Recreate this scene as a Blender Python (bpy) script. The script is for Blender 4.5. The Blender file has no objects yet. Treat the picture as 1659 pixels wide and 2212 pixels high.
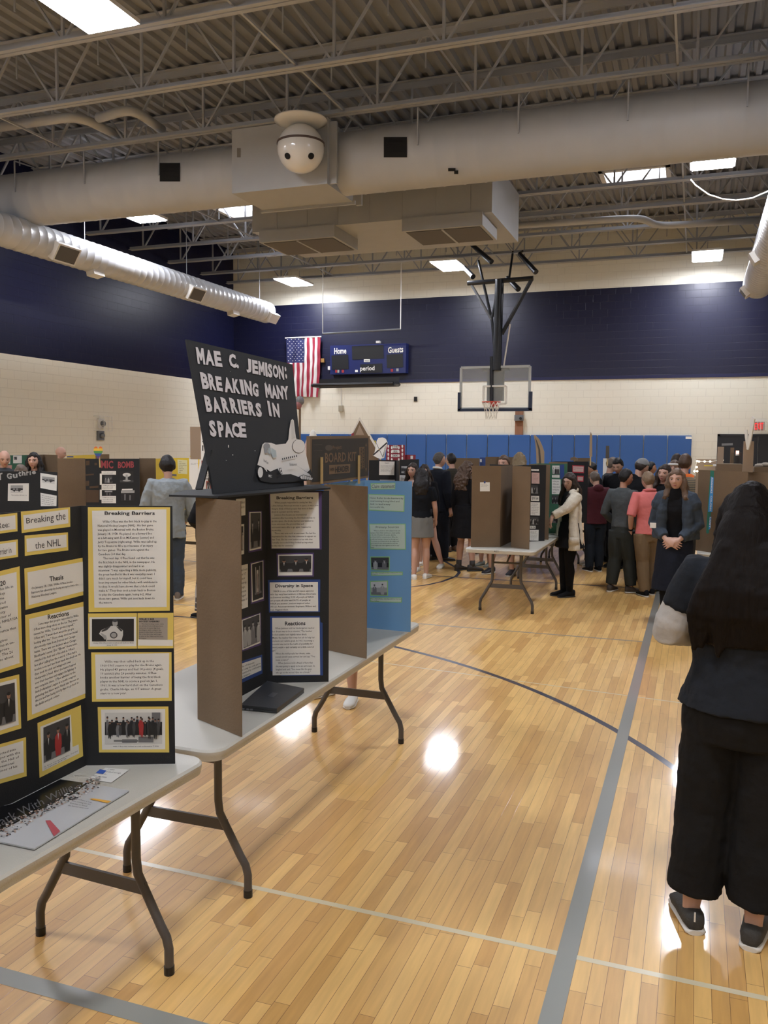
import bpy, math, random
from mathutils import Vector, Matrix, noise
random.seed(7)
PI=math.pi
SC=bpy.context.scene; COL=SC.collection
V=Vector
# ---------------- camera ----------------
FPX=1850.0; YAW,PITCH,ROLL=0.347724,-0.0786,0.008335; CH=1.85
_cy,_sy=math.cos(YAW),math.sin(YAW)
CW=V((-_sy*math.cos(PITCH),_cy*math.cos(PITCH),math.sin(PITCH)))
_rt=V((_cy,_sy,0)); _up=_rt.cross(CW)
CR=_rt*math.cos(ROLL)+_up*math.sin(ROLL); CU=-_rt*math.sin(ROLL)+_up*math.cos(ROLL)
CC=V((0,0,CH))
cd=bpy.data.cameras.new('camera'); cam=bpy.data.objects.new('camera',cd); COL.objects.link(cam)
cd.sensor_fit='HORIZONTAL'; cd.sensor_width=36; cd.lens=FPX/1659*36; cd.clip_start=.05; cd.clip_end=200
M=Matrix((( CR.x,CU.x,-CW.x,0),(CR.y,CU.y,-CW.y,0),(CR.z,CU.z,-CW.z,CH),(0,0,0,1)))
cam.matrix_world=M; SC.camera=cam
def ray(x,y): return CW+CR*((x-829.5)/FPX)-CU*((y-1106)/FPX)
def onZ(x,y,z=0.0): d=ray(x,y); return CC+d*((z-CH)/d.z)
def onY(x,y,Y): d=ray(x,y); return CC+d*(Y/d.y)
def onX(x,y,X): d=ray(x,y); return CC+d*(X/d.x)
class Plane:
    def __init__(s,p,n):
        s.p=V(p); s.n=V(n).normalized()
        if s.n.dot(CC-s.p)<0: s.n=-s.n
    def at(s,x,y,off=0.0):
        d=ray(x,y); return CC+d*((s.p-CC).dot(s.n)/d.dot(s.n))+s.n*off
# ---------------- materials ----------------
def lin(c):
    if isinstance(c,str): c=[int(c[i:i+2],16)/255 for i in(0,2,4)]
    return tuple((x/12.92 if x<=.04045 else ((x+.055)/1.055)**2.4) for x in c)+(1,)
MATS={}
def mat(name,col,rough=.6,metal=0,bump=0,bscale=60,spec=.5,coat=0,emit=0,vary=0,stretch=None,alpha=1,trans=0,vscale=4):
    if name in MATS: return MATS[name]
    m=bpy.data.materials.new(name); m.use_nodes=True; nt=m.node_tree; N=nt.nodes; L=nt.links
    b=N['Principled BSDF']; c=lin(col)
    b.inputs['Base Color'].default_value=c; b.inputs['Roughness'].default_value=rough
    b.inputs['Metallic'].default_value=metal; b.inputs['Specular IOR Level'].default_value=spec
    b.inputs['Coat Weight'].default_value=coat; b.inputs['Coat Roughness'].default_value=.1
    if emit: b.inputs['Emission Color'].default_value=c; b.inputs['Emission Strength'].default_value=emit
    if alpha<1: b.inputs['Alpha'].default_value=alpha
    if trans: b.inputs['Transmission Weight'].default_value=trans
    tc=N.new('ShaderNodeTexCoord'); mp=N.new('ShaderNodeMapping'); L.new(tc.outputs['Object'],mp.inputs['Vector'])
    if stretch: mp.inputs['Scale'].default_value=stretch
    if vary:
        n=N.new('ShaderNodeTexNoise'); n.inputs['Scale'].default_value=vscale; n.inputs['Detail'].default_value=5
        L.new(mp.outputs[0],n.inputs['Vector']); mx=N.new('ShaderNodeMix'); mx.data_type='RGBA'
        mx.inputs[6].default_value=tuple(v*(1-vary) for v in c[:3])+(1,); mx.inputs[7].default_value=tuple(min(1,v*(1+vary)) for v in c[:3])+(1,)
        L.new(n.outputs['Fac'],mx.inputs[0]); L.new(mx.outputs[2],b.inputs['Base Color'])
    if bump:
        n=N.new('ShaderNodeTexNoise'); n.inputs['Scale'].default_value=bscale; n.inputs['Detail'].default_value=3
        L.new(mp.outputs[0],n.inputs['Vector']); bp=N.new('ShaderNodeBump'); bp.inputs['Strength'].default_value=bump; bp.inputs['Distance'].default_value=.01
        L.new(n.outputs['Fac'],bp.inputs['Height']); L.new(bp.outputs[0],b.inputs['Normal'])
    MATS[name]=m; return m
def glow(name,col,s):
    m=bpy.data.materials.new(name); m.use_nodes=True; nt=m.node_tree; nt.nodes.clear()
    e=nt.nodes.new('ShaderNodeEmission'); e.inputs[0].default_value=lin(col); e.inputs[1].default_value=s
    o=nt.nodes.new('ShaderNodeOutputMaterial'); nt.links.new(e.outputs[0],o.inputs[0]); return m
def wallmat(name,axis):
    m=bpy.data.materials.new(name); m.use_nodes=True; nt=m.node_tree; N=nt.nodes; L=nt.links; b=N['Principled BSDF']; b.inputs['Specular IOR Level'].default_value=.5 if axis==0 else .22
    tc=N.new('ShaderNodeTexCoord'); sp=N.new('ShaderNodeSeparateXYZ'); L.new(tc.outputs['Object'],sp.inputs[0])
    cb=N.new('ShaderNodeCombineXYZ'); L.new(sp.outputs[axis],cb.inputs[0]); L.new(sp.outputs[2],cb.inputs[1])
    br=N.new('ShaderNodeTexBrick'); L.new(cb.outputs[0],br.inputs['Vector']); br.offset=.5
    br.inputs['Scale'].default_value=1; br.inputs['Brick Width'].default_value=.4; br.inputs['Row Height'].default_value=.2
    br.inputs['Mortar Size'].default_value=.006; br.inputs['Mortar Smooth'].default_value=.3
    # paint: cream below 3.73 m, navy to 6.17 m, cream above
    g1=N.new('ShaderNodeMath'); g1.operation='GREATER_THAN'; g1.inputs[1].default_value=3.735; L.new(sp.outputs[2],g1.inputs[0])
    g2=N.new('ShaderNodeMath'); g2.operation='LESS_THAN'; g2.inputs[1].default_value=6.17 if axis==0 else 9; L.new(sp.outputs[2],g2.inputs[0])
    mu=N.new('ShaderNodeMath'); mu.operation='MULTIPLY'; L.new(g1.outputs[0],mu.inputs[0]); L.new(g2.outputs[0],mu.inputs[1])
    cr=N.new('ShaderNodeMix'); cr.data_type='RGBA'; cr.inputs[6].default_value=lin('DDD9C9'); cr.inputs[7].default_value=lin('D0CBBB'); L.new(br.outputs['Fac'],cr.inputs[0])
    nv=N.new('ShaderNodeMix'); nv.data_type='RGBA'; nv.inputs[6].default_value=lin('10122E'); nv.inputs[7].default_value=lin('0C0E26'); L.new(br.outputs['Fac'],nv.inputs[0])
    mx=N.new('ShaderNodeMix'); mx.data_type='RGBA'; L.new(mu.outputs[0],mx.inputs[0]); L.new(cr.outputs[2],mx.inputs[6]); L.new(nv.outputs[2],mx.inputs[7])
    L.new(mx.outputs[2],b.inputs['Base Color']); 
    r=N.new('ShaderNodeMath'); r.operation='MULTIPLY_ADD'; r.inputs[1].default_value=-.12; r.inputs[2].default_value=.5; L.new(mu.outputs[0],r.inputs[0]); L.new(r.outputs[0],b.inputs['Roughness'])
    bp=N.new('ShaderNodeBump'); bp.inputs['Strength'].default_value=.45; bp.inputs['Distance'].default_value=.007; bp.invert=True
    no=N.new('ShaderNodeTexNoise'); no.inputs['Scale'].default_value=3; L.new(cb.outputs[0],no.inputs['Vector'])
    ad=N.new('ShaderNodeMath'); ad.operation='MULTIPLY_ADD'; ad.inputs[1].default_value=1.2; L.new(no.outputs['Fac'],ad.inputs[0]); L.new(br.outputs['Fac'],ad.inputs[2])
    L.new(ad.outputs[0],bp.inputs['Height']); L.new(bp.outputs[0],b.inputs['Normal']); return m
def floormat():
    m=bpy.data.materials.new('maple_floor'); m.use_nodes=True; nt=m.node_tree; N=nt.nodes; L=nt.links; b=N['Principled BSDF']
    tc=N.new('ShaderNodeTexCoord'); sp=N.new('ShaderNodeSeparateXYZ'); L.new(tc.outputs['Object'],sp.inputs[0])
    # random lengthwise shift for each plank row
    W=.057
    fl=N.new('ShaderNodeMath'); fl.operation='DIVIDE'; fl.inputs[1].default_value=W; L.new(sp.outputs[0],fl.inputs[0])
    f2=N.new('ShaderNodeMath'); f2.operation='FLOOR'; L.new(fl.outputs[0],f2.inputs[0])
    wn=N.new('ShaderNodeTexWhiteNoise'); wn.noise_dimensions='1D'; L.new(f2.outputs[0],wn.inputs['W'])
    sh=N.new('ShaderNodeMath'); sh.operation='MULTIPLY_ADD'; sh.inputs[1].default_value=1.7; L.new(wn.outputs['Value'],sh.inputs[0]); L.new(sp.outputs[1],sh.inputs[2])
    cb=N.new('ShaderNodeCombineXYZ'); L.new(sh.outputs[0],cb.inputs[0]); L.new(sp.outputs[0],cb.inputs[1])
    br=N.new('ShaderNodeTexBrick'); L.new(cb.outputs[0],br.inputs['Vector']); br.offset=0; br.inputs['Scale'].default_value=1
    br.inputs['Brick Width'].default_value=.62; br.inputs['Row Height'].default_value=W; br.inputs['Mortar Size'].default_value=.0009; br.inputs['Bias'].default_value=-.15
    br.inputs['Color1'].default_value=lin('E3B972'); br.inputs['Color2'].default_value=lin('BE8F50'); br.inputs['Mortar'].default_value=lin('7A5834')
    mp=N.new('ShaderNodeMapping'); mp.inputs['Scale'].default_value=(14,1.2,1); L.new(tc.outputs['Object'],mp.inputs['Vector'])
    no=N.new('ShaderNodeTexNoise'); no.inputs['Scale'].default_value=3; no.inputs['Detail'].default_value=6; L.new(mp.outputs[0],no.inputs['Vector'])
    mr=N.new('ShaderNodeMapRange'); mr.inputs[1].default_value=.3; mr.inputs[2].default_value=.7; mr.inputs[3].default_value=.9; mr.inputs[4].default_value=1.08; L.new(no.outputs['Fac'],mr.inputs[0])
    mx=N.new('ShaderNodeMix'); mx.data_type='RGBA'; mx.blend_type='MULTIPLY'; mx.inputs[0].default_value=1; L.new(br.outputs['Color'],mx.inputs[6]); L.new(mr.outputs[0],mx.inputs[7])
    L.new(mx.outputs[2],b.inputs['Base Color']); b.inputs['Roughness'].default_value=.4
    b.inputs['Coat Weight'].default_value=.45; b.inputs['Coat Roughness'].default_value=.08
    n2=N.new('ShaderNodeTexNoise'); n2.inputs['Scale'].default_value=5; L.new(tc.outputs['Object'],n2.inputs['Vector'])
    bp=N.new('ShaderNodeBump'); bp.inputs['Strength'].default_value=.12; bp.inputs['Distance'].default_value=.004
    ad=N.new('ShaderNodeMath'); ad.operation='MULTIPLY_ADD'; ad.inputs[1].default_value=-1.0; L.new(br.outputs['Fac'],ad.inputs[0]); L.new(n2.outputs['Fac'],ad.inputs[2])
    L.new(ad.outputs[0],bp.inputs['Height']); L.new(bp.outputs[0],b.inputs['Normal']); L.new(bp.outputs[0],b.inputs['Coat Normal']); return m
# ---------------- mesh building ----------------
ORG={}
class MB:
    def __init__(s): s.v=[]; s.f=[]; s.m=[]; s.mats=[]
    def mi(s,m):
        if m not in s.mats: s.mats.append(m)
        return s.mats.index(m)
    def add(s,vs,fs,m):
        k=len(s.v); i=s.mi(m); s.v+= [tuple(p) for p in vs]
        for f in fs: s.f.append(tuple(k+a for a in f)); s.m.append(i)
        return s
    def quad(s,a,b,c,d,m): return s.add([a,b,c,d],[(0,1,2,3)],m)
    def poly(s,pts,m): return s.add(pts,[tuple(range(len(pts)))],m)
    def box(s,lo,hi,m,bev=0):
        x0,y0,z0=lo; x1,y1,z1=hi
        return s.add([(x0,y0,z0),(x1,y0,z0),(x1,y1,z0),(x0,y1,z0),(x0,y0,z1),(x1,y0,z1),(x1,y1,z1),(x0,y1,z1)],
          [(0,3,2,1),(4,5,6,7),(0,1,5,4),(1,2,6,5),(2,3,7,6),(3,0,4,7)],m)
    def bar(s,a,b,w,h,m,up=(0,0,1)):
        a=V(a);b=V(b); d=(b-a).normalized(); u=V(up)
        if abs(d.dot(u))>.99: u=V((0,1,0))
        r=d.cross(u).normalized(); u=r.cross(d)
        P=[p+r*i*w/2+u*j*h/2 for p in(a,b) for i,j in((-1,-1),(1,-1),(1,1),(-1,1))]
        return s.add(P,[(0,3,2,1),(4,5,6,7),(0,1,5,4),(1,2,6,5),(2,3,7,6),(3,0,4,7)],m)
    def loft(s,rings,m,cap=True):
        n=len(rings[0]); vs=[p for r in rings for p in r]; fs=[]
        for i in range(len(rings)-1):
            for j in range(n):
                k=(j+1)%n; fs.append((i*n+j,i*n+k,(i+1)*n+k,(i+1)*n+j))
        if cap: fs.append(tuple(range(n-1,-1,-1))); fs.append(tuple((len(rings)-1)*n+j for j in range(n)))
        return s.add(vs,fs,m)
    def tube(s,pts,rad,m,seg=10,cap=True,round_end=False,flat=None):
        pts=[V(p) for p in pts]
        if not hasattr(rad,'__len__'): rad=[rad]*len(pts)
        rad=list(rad)
        if round_end:
            d0=(pts[0]-pts[1]).normalized(); d1=(pts[-1]-pts[-2]).normalized(); r0,r1=rad[0],rad[-1]
            pts=[pts[0]+d0*r0*.95,pts[0]+d0*r0*.6]+pts+[pts[-1]+d1*r1*.6,pts[-1]+d1*r1*.95]
            rad=[r0*.3,r0*.8]+rad+[r1*.8,r1*.3]
        t=(pts[1]-pts[0]).normalized(); ref=V((0,0,1)) if abs(t.z)<.9 else V((0,1,0))
        n=(ref-t*ref.dot(t)).normalized(); rings=[]
        for i,p in enumerate(pts):
            if i==0: t=pts[1]-pts[0]
            elif i==len(pts)-1: t=pts[-1]-pts[-2]
            else: t=(pts[i+1]-p).normalized()+(p-pts[i-1]).normalized()
            if t.length<1e-9: t=pts[i]-pts[i-1]
            t=t.normalized(); n=(n-t*n.dot(t)).normalized(); b=t.cross(n); r=rad[i]
            fx,fy=flat if flat else (1,1)
            rings.append([p+n*math.cos(a)*r*fx+b*math.sin(a)*r*fy for a in (2*PI*j/seg for j in range(seg))])
        return s.loft(rings,m,cap)
    def rings(s,R,m,seg=20,e=1.0,cap=True):
        out=[]
        for cx,cy,z,rx,ry in R:
            rr=[]
            for j in range(seg):
                a=2*PI*j/seg; c,q=math.cos(a),math.sin(a)
                rr.append(V((cx+rx*math.copysign(abs(c)**e,c),cy+ry*math.copysign(abs(q)**e,q),z)))
            out.append(rr)
        return s.loft(out,m,cap)
    def ball(s,c,r,m,seg=14,rg=9,mtx=None):
        c=V(c); r=V(r) if hasattr(r,'__len__') else V((r,r,r)); out=[]
        for i in range(1,rg):
            ph=PI*i/rg; out.append([V((math.cos(2*PI*j/seg)*math.sin(ph)*r.x,math.sin(2*PI*j/seg)*math.sin(ph)*r.y,-math.cos(ph)*r.z)) for j in range(seg)])
        vs=[V((0,0,-r.z))]+[p for o in out for p in o]+[V((0,0,r.z))]
        if mtx: vs=[mtx@p for p in vs]
        vs=[p+c for p in vs]; fs=[]; n=seg
        for j in range(n): fs.append((0,1+(j+1)%n,1+j))
        for i in range(rg-2):
            for j in range(n):
                k=(j+1)%n; fs.append((1+i*n+j,1+i*n+k,1+(i+1)*n+k,1+(i+1)*n+j))
        e=len(vs)-1; b=1+(rg-2)*n
        for j in range(n): fs.append((b+j,b+(j+1)%n,e))
        return s.add(vs,fs,m)
    def build(s,name,parent=None,smooth=False,angle=None):
        me=bpy.data.meshes.new(name); o3=V(ORG.get(parent.name,(0,0,0))) if parent else V((0,0,0))
        me.from_pydata([tuple(V(p)-o3) for p in s.v],[],s.f)
        for m in s.mats: me.materials.append(m)
        me.polygons.foreach_set('material_index',s.m)
        if smooth: me.polygons.foreach_set('use_smooth',[True]*len(s.f))
        me.update()
        if smooth and angle is not None:
            try: me.set_sharp_from_angle(angle=angle)
            except Exception: pass
        o=bpy.data.objects.new(name,me); COL.objects.link(o)
        if parent: o.parent=parent; ORG[o.name]=tuple(o3)
        return o
def tag(o,label,cat,group=None,kind=None):
    o['label']=label; o['category']=cat
    if group: o['group']=group
    if kind: o['kind']=kind
    return o
def struct(o,label=None,cat=None):
    o['kind']='structure'
    if label: o['label']=label
    if cat: o['category']=cat
    return o
def thing(name,label,cat,loc=(0,0,0),rz=0,group=None,local=False):
    o=bpy.data.objects.new(name,None); COL.objects.link(o); o.empty_display_size=.1
    o.location=loc; o.rotation_euler=(0,0,rz); ORG[o.name]=(0,0,0) if local else tuple(loc)
    return tag(o,label,cat,group)
def dup(root,loc,rz=0,label=None):
    def cp(o,par):
        c=o.copy(); COL.objects.link(c)
        if par: c.parent=par
        for ch in o.children: cp(ch,c)
        return c
    r=cp(root,None); r.location=loc; r.rotation_euler=(0,0,rz)
    if label: r['label']=label
    return r
# ---------------- text ----------------
TC={}
def tgeo(s,bold=0,res=2):
    k=(s,bold,res)
    if k in TC: return TC[k]
    cu=bpy.data.curves.new('t','FONT'); cu.body=s; cu.size=1; cu.resolution_u=res; cu.offset=bold
    ob=bpy.data.objects.new('t',cu); COL.objects.link(ob); dg=bpy.context.evaluated_depsgraph_get()
    me=bpy.data.meshes.new_from_object(ob.evaluated_get(dg))
    vs=[(v.co.x,v.co.y) for v in me.vertices]; fs=[tuple(p.vertices) for p in me.polygons]
    bpy.data.objects.remove(ob); bpy.data.curves.remove(cu); bpy.data.meshes.remove(me)
    if not vs: vs=[(0,0),(1e-3,0),(0,1e-3)]; fs=[(0,1,2)]
    bb=(min(v[0] for v in vs),min(v[1] for v in vs),max(v[0] for v in vs),max(v[1] for v in vs))
    TC[k]=(vs,fs,bb); return TC[k]
def bil(q,u,v): return (q[0]*(1-u)+q[1]*u)*(1-v)+(q[3]*(1-u)+q[2]*u)*v
def qtext(mb,s,q,m,bold=0,res=2):
    vs,fs,b=tgeo(s,bold,res)
    mb.add([bil(q,(x-b[0])/(b[2]-b[0]),1-(y-b[1])/(b[3]-b[1])) for x,y in vs],fs,m)
def qblock(mb,lines,q,m,bold=0,res=1,frac=.78):
    n=len(lines); G=[tgeo(s,bold,res) if s.strip() else None for s in lines]
    W=max(g[2][2]+(.35*(len(s)-len(s.lstrip()))) for g,s in zip(G,lines) if g)
    for i,g in enumerate(G):
        if not g: continue
        ind=.0
        mb.add([bil(q,(x+ind)/W,(i+frac-y*.8)/n) for x,y in g[0]],g[1],m)
def sub(q,u0,v0,u1,v1): return [bil(q,u0,v0),bil(q,u1,v0),bil(q,u1,v1),bil(q,u0,v1)]
def up_(q,n,e): return [p+n*e for p in q]
def disc(mb,q,cu,cv,ru,rv,m,n=14): mb.poly([bil(q,cu+ru*math.cos(2*PI*i/n),cv+rv*math.sin(2*PI*i/n)) for i in range(n)],m)
INK=mat('ink','26262A',.7); WHITE=mat('white_paper','D9D8D2',.75); BLACKB=mat('black_card','15171A',.7,bump=.1,bscale=200)
YELC=mat('yellow_card','D8C062',.75); BROWN=mat('cardboard','6A5741',.85,vary=.12,bump=.15,bscale=90,vscale=6)
GRY=[mat('print_%d'%i,c,.6) for i,c in enumerate(('1C1C1E','3A3A3C','6A6A6C','9A9A98','C4C4C0'))]
SKINP=mat('print_skin','8C6A58',.6); REDP=mat('print_red','9C2A2A',.6); BLUEP=mat('print_blue','2D4C96',.6)
def photo(mb,q,n,seed,dark=True,e=.0004,kind='people',color=False):
    """a printed picture: ground, backdrop shapes and figures, each a flat patch of ink on the sheet"""
    R=random.Random(seed); g=GRY
    mb.poly(up_(q,n,e),g[0] if dark else g[3]); E=e
    def P(u0,v0,u1,v1,m):
        nonlocal E; E+=.00012; mb.poly(up_(sub(q,u0,v0,u1,v1),n,E),m)
    def D(u,v,ru,rv,m):
        nonlocal E; E+=.00012; disc(mb,up_(q,n,E),u,v,ru,rv,m)
    def G(pts,m):
        nonlocal E; E+=.00012; mb.poly([bil(q,a,b)+n*E for a,b in pts],m)
    if kind=='people':
        P(0,0,1,.45,g[1] if dark else g[4]); P(0,.8,1,1,g[2])
        k=R.choice((2,3,4))
        for i in range(k):
            u=(i+.5)/k+R.uniform(-.05,.05); v=R.uniform(.25,.35)
            c=R.choice((g[0],g[0],g[3],REDP if color else g[2])); G([(u-.04,v+.07),(u+.04,v+.07),(u+.12,v+.15),(u+.13,v+.42),(u+.09,.97),(u-.09,.97),(u-.13,v+.42),(u-.12,v+.15)],c); D(u,v-.01,.055,.085,SKINP if color else g[3]); D(u,v-.06,.055,.045,g[0])
            G([(u-.02,v+.08),(u+.02,v+.08),(u,v+.28)],g[4])
    elif kind=='player':
        G([(.17,.66),(.22,.5),(.42,.32),(.52,.30),(.62,.34),(.74,.52),(.74,.72),(.70,1),(.34,1),(.33,.76),(.27,.82)],g[4]); G([(.38,.34),(.46,.30),(.36,.50),(.24,.58),(.22,.53)],g[1]); G([(.58,.34),(.64,.36),(.73,.53),(.69,.56)],g[1]); D(.55,.18,.065,.15,g[3]); D(.55,.07,.06,.07,g[1]); D(.52,.72,.09,.15,g[1]); D(.52,.72,.065,.11,g[3]); G([(.20,.60),(.34,.74),(.36,.9),(.30,.92)],g[3]); P(.36,.94,.70,.97,g[1])
    elif kind=='crowd':
        P(0,0,1,.3,g[4]); P(.82,0,.97,.45,g[2]); P(0,.72,1,1,g[4]); P(.3,.86,.75,.96,g[1])
        for i in range(26):
            P(R.uniform(0,.9),R.uniform(.62,.9),R.uniform(.05,1),R.uniform(.9,.97),R.choice((g[2],g[3],g[4]))) if i<3 else None
        for i in range(20):
            u=.05+.047*i+R.uniform(-.02,.02); v=R.uniform(.14,.34); b_=R.uniform(.66,.9); c=R.choice((g[0],g[0],g[0],g[1],g[1],g[2],REDP if color else g[1])); w_=R.uniform(.022,.04)
            G([(u-w_*.6,v+.06),(u+w_*.6,v+.06),(u+w_,v+.2),(u+w_*.8,v+.34),(u+w_*.5,b_),(u+.006,b_),(u,v+.42),(u-.008,b_-.02),(u-w_*.7,b_-.02),(u-w_*.8,v+.34),(u-w_*1.1,v+.2)],c); D(u,v,.017,.045,SKINP if color else g[2]); D(u,v-.025,.017,.025,g[0])
    elif kind=='shuttle':
        P(.42,.2,.58,.85,g[4]); P(.3,.1,.36,.8,g[4]); P(.66,.1,.72,.8,g[3]); D(.5,.5,.1,.22,g[3]); P(.2,.8,.85,.86,g[2]); P(.49,.3,.51,.9,REDP)
    elif kind=='cloud':
        D(.5,.32,.3,.18,g[4]); P(.42,.3,.58,.9,g[3]); P(0,.8,1,1,g[1]); D(.5,.85,.3,.08,g[3])
    elif kind=='street':
        P(0,0,1,.4,g[3]); P(0,.6,1,1,g[4]); P(.15,.35,.85,.7,g[1]); P(.2,.42,.35,.55,g[3]); P(.45,.42,.6,.55,g[3]); D(.3,.72,.07,.1,g[0]); D(.7,.72,.07,.1,g[0])
    elif kind=='fields':
        P(0,0,1,.25,g[3]); 
        for i in range(5): P(.05+.19*i,.3+.05*i,.16+.19*i,.95,g[(i*2)%4])
# ================= the room =================
XL,XR,YB,YF,ZC=-14.06,4.4,24.5,-7.0,7.9
CEILM=mat('ceiling_paint','828488',.75,vary=.06,vscale=2); STEEL=mat('steel_paint','9A9DA2',.6,vary=.08,vscale=3)
DUCTM=mat('duct_paint','A9AAAB',.5,vary=.10,bump=0,vscale=1.3); DARKH=mat('dark_opening','0C0C0D',.9); METW=mat('white_metal','D6D4CE',.4)
BLKM=mat('black_metal','141416',.4); GREYM=mat('grey_metal','74777A',.45,metal=.4)
MW0=wallmat('wall_block_back',0); MW1=wallmat('wall_block_side',1)
LINEG=mat('court_line_grey','8C8E88',.3,coat=.6); LINEB=mat('court_line_navy','3D4050',.3,coat=.6); LINEW=mat('court_line_pale','CFC5A6',.3,coat=.6)
fb=MB(); fb.quad((XL,YF,0),(XR,YF,0),(XR,YB,0),(XL,YB,0),floormat())
def strip(pts,w,m,z):
    P=[V((p[0],p[1],0)) for p in pts]; a=[];b=[]
    for i,p in enumerate(P):
        t=(P[min(i+1,len(P)-1)]-P[max(i-1,0)]).normalized(); n=V((-t.y,t.x,0)); a.append(p+n*w/2+V((0,0,z))); b.append(p-n*w/2+V((0,0,z)))
    k=len(P); fb.add(a+b,[(i,k+i,k+i+1,i+1) for i in range(k-1)],m)
def circ3(a,b,c):
    ax,ay,bx,by,cx,cy=a[0],a[1],b[0],b[1],c[0],c[1]; d=2*(ax*(by-cy)+bx*(cy-ay)+cx*(ay-by))
    ux=((ax*ax+ay*ay)*(by-cy)+(bx*bx+by*by)*(cy-ay)+(cx*cx+cy*cy)*(ay-by))/d
    uy=((ax*ax+ay*ay)*(cx-bx)+(bx*bx+by*by)*(ax-cx)+(cx*cx+cy*cy)*(bx-ax))/d
    return ux,uy,math.hypot(ax-ux,ay-uy)
strip([(-.378,y) for y in(2.25,14.5)],.072,LINEG,.0012); strip([(-.378,YF+1),(-.378,2.25)],.072,LINEG,.0012)
strip([(XL+1,2.22),(-.41,2.22)],.075,LINEG,.0009)
ux,uy,ur=circ3(onZ(865,1400),onZ(1150,1490),onZ(1450,1655))
a0=math.atan2(1-uy,3-ux)
strip([(ux+ur*math.cos(t),uy+ur*math.sin(t)) for t in [2*PI*i/160 for i in range(161)] if ux+ur*math.cos(t)<XR-.2 and ux+ur*math.cos(t)>XL+.2],.05,LINEB,.0006)
strip([(XL+2,11.45),(-.41,11.6)],.05,LINEB,.0007)
strip([onZ(*p) for p in((860,1270),(889,1268),(925,1263),(956,1256),(985,1245),(992,1237),(985,1226),(960,1212),(930,1204))],.05,LINEB,.0010)
strip([onZ(*p) for p in((930,1155),(960,1153),(1000,1150))],.05,LINEB,.0010)
strip([(-6,8.33),(-.41,8.39)],.03,LINEG,.0008); strip([(-4,6.9),(XR-.3,6.0)],.018,LINEW,.0005)
pA=onZ(287,1860); pB=onZ(1185,2055); dd=pB-pA; strip([pA-dd*1.5,pB+dd*2.2],.028,LINEW,.0005)
struct(fb.build('floor'),'glossy maple plank gym floor with grey, navy and pale court lines','floor')
MB().box((XL-.3,YB,0),(XR+.3,YB+.3,ZC+.3),MW0).build('wall_back')['kind']='structure'
MB().box((XL-.3,YF-.3,0),(XL,YB,ZC+.3),MW1).build('wall_left')['kind']='structure'
MB().box((XR,YF-.3,0),(XR+.3,YB,ZC+.3),MW1).build('wall_right')['kind']='structure'
MB().box((XL-.3,YF-.3,0),(XR+.3,YF,ZC+.3),MW0).build('wall_front')['kind']='structure'
# ribbed steel roof deck
d=MB(); P=.24; n=int((XR-XL)/P)+1; prof=[]
for i in range(n):
    x=XL+i*P; prof+=[(x,ZC+.06),(x+.10,ZC+.06),(x+.13,ZC),(x+.21,ZC),(x+.24,ZC+.06)][:4]
k=len(prof); vs=[(x,YF,z) for x,z in prof]+[(x,YB,z) for x,z in prof]
d.add(vs,[(i,i+1,k+i+1,k+i) for i in range(k-1)],CEILM); d.quad((XL,YF,ZC+.2),(XR,YF,ZC+.2),(XR,YB,ZC+.2),(XL,YB,ZC+.2),CEILM)
struct(d.build('ceiling'),'ribbed steel roof deck painted off-white','ceiling')
# wall ledge line between navy and cream
MB().box((XL,YB-.03,3.70),(XR,YB,3.78),mat('navy_paint','171A42',.4)).build('trim_1')['kind']='structure'
MB().box((XL,YB-.02,0),(-.11,YB,.1),mat('base_black','1B1C1F',.6)).build('baseboard_back')['kind']='structure'
MB().box((XL,YF,0),(XL+.02,YB,.1),mat('base_black','1B1C1F',.6)).build('baseboard_left')['kind']='structure'
# roof joists
ords=['in line with the spherical speaker','first beyond the big round duct','second beyond the big round duct','third beyond the big round duct','fourth beyond the big round duct','last before the back wall']
JY=[2.52,4.18,5.84,7.48,9.14,10.78,12.42,14.06,15.74,17.48,19.18,20.9,22.6,24.1]
JN=['well behind the viewer','just overhead','second overhead','third overhead and above the top edge','nearest visible across the top left corner','running unbroken above the bent pipes','just before the round duct, holding the spherical speaker','hidden behind the round duct','just behind the ceiling plenum box','lit from below right behind the duct','first one beyond the skylights','third from the back wall','carrying the basketball hoop','hard against the back wall']
for q,(y,nm) in enumerate(zip(JY,JN)):
    t=thing('roof_joist','white painted open web steel roof joist, '+nm,'roof joist',(XL,y,6.85))
    c=MB()
    for s in(-1,1): c.box((XL,y+s*.045-.035,6.85),(XR,y+s*.045+.035,6.862),STEEL); c.box((XL,y+s*.016-.006,6.862),(XR,y+s*.016+.006,6.93),STEEL)
    c.build('bottom_chord',t); c=MB()
    for s in(-1,1): c.box((XL,y+s*.05-.04,7.875),(XR,y+s*.05+.04,7.89),STEEL); c.box((XL,y+s*.016-.006,7.78),(XR,y+s*.016+.006,7.875),STEEL)
    c.build('top_chord',t)
    w=MB(); x=XL+.4; m_=STEEL
    while x<XR-.3:
        w.bar((x,y,6.89),(x,y,7.84),.035,.035,m_)
        if x+.75<XR: w.bar((x+.03,y,6.89),(x+.72,y,7.84),.038,.028,m_); w.bar((x+.78,y,7.84),(x+1.47,y,6.89),.038,.028,m_); w.bar((x+.75,y,7.84),(x+.75,y,7.35),.02,.02,m_)
        x+=1.5
    w.build('web',t)
br=thing('joist_bridging','thin steel bridging rods tying the roof joists together','bridging',(XL,2,6.9))
for xx in(-10.4,-5.2,-.4):
    MB().bar((xx,2.5,6.9),(xx,24,6.9),.03,.03,STEEL).build('bridging_rod',br)
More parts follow.
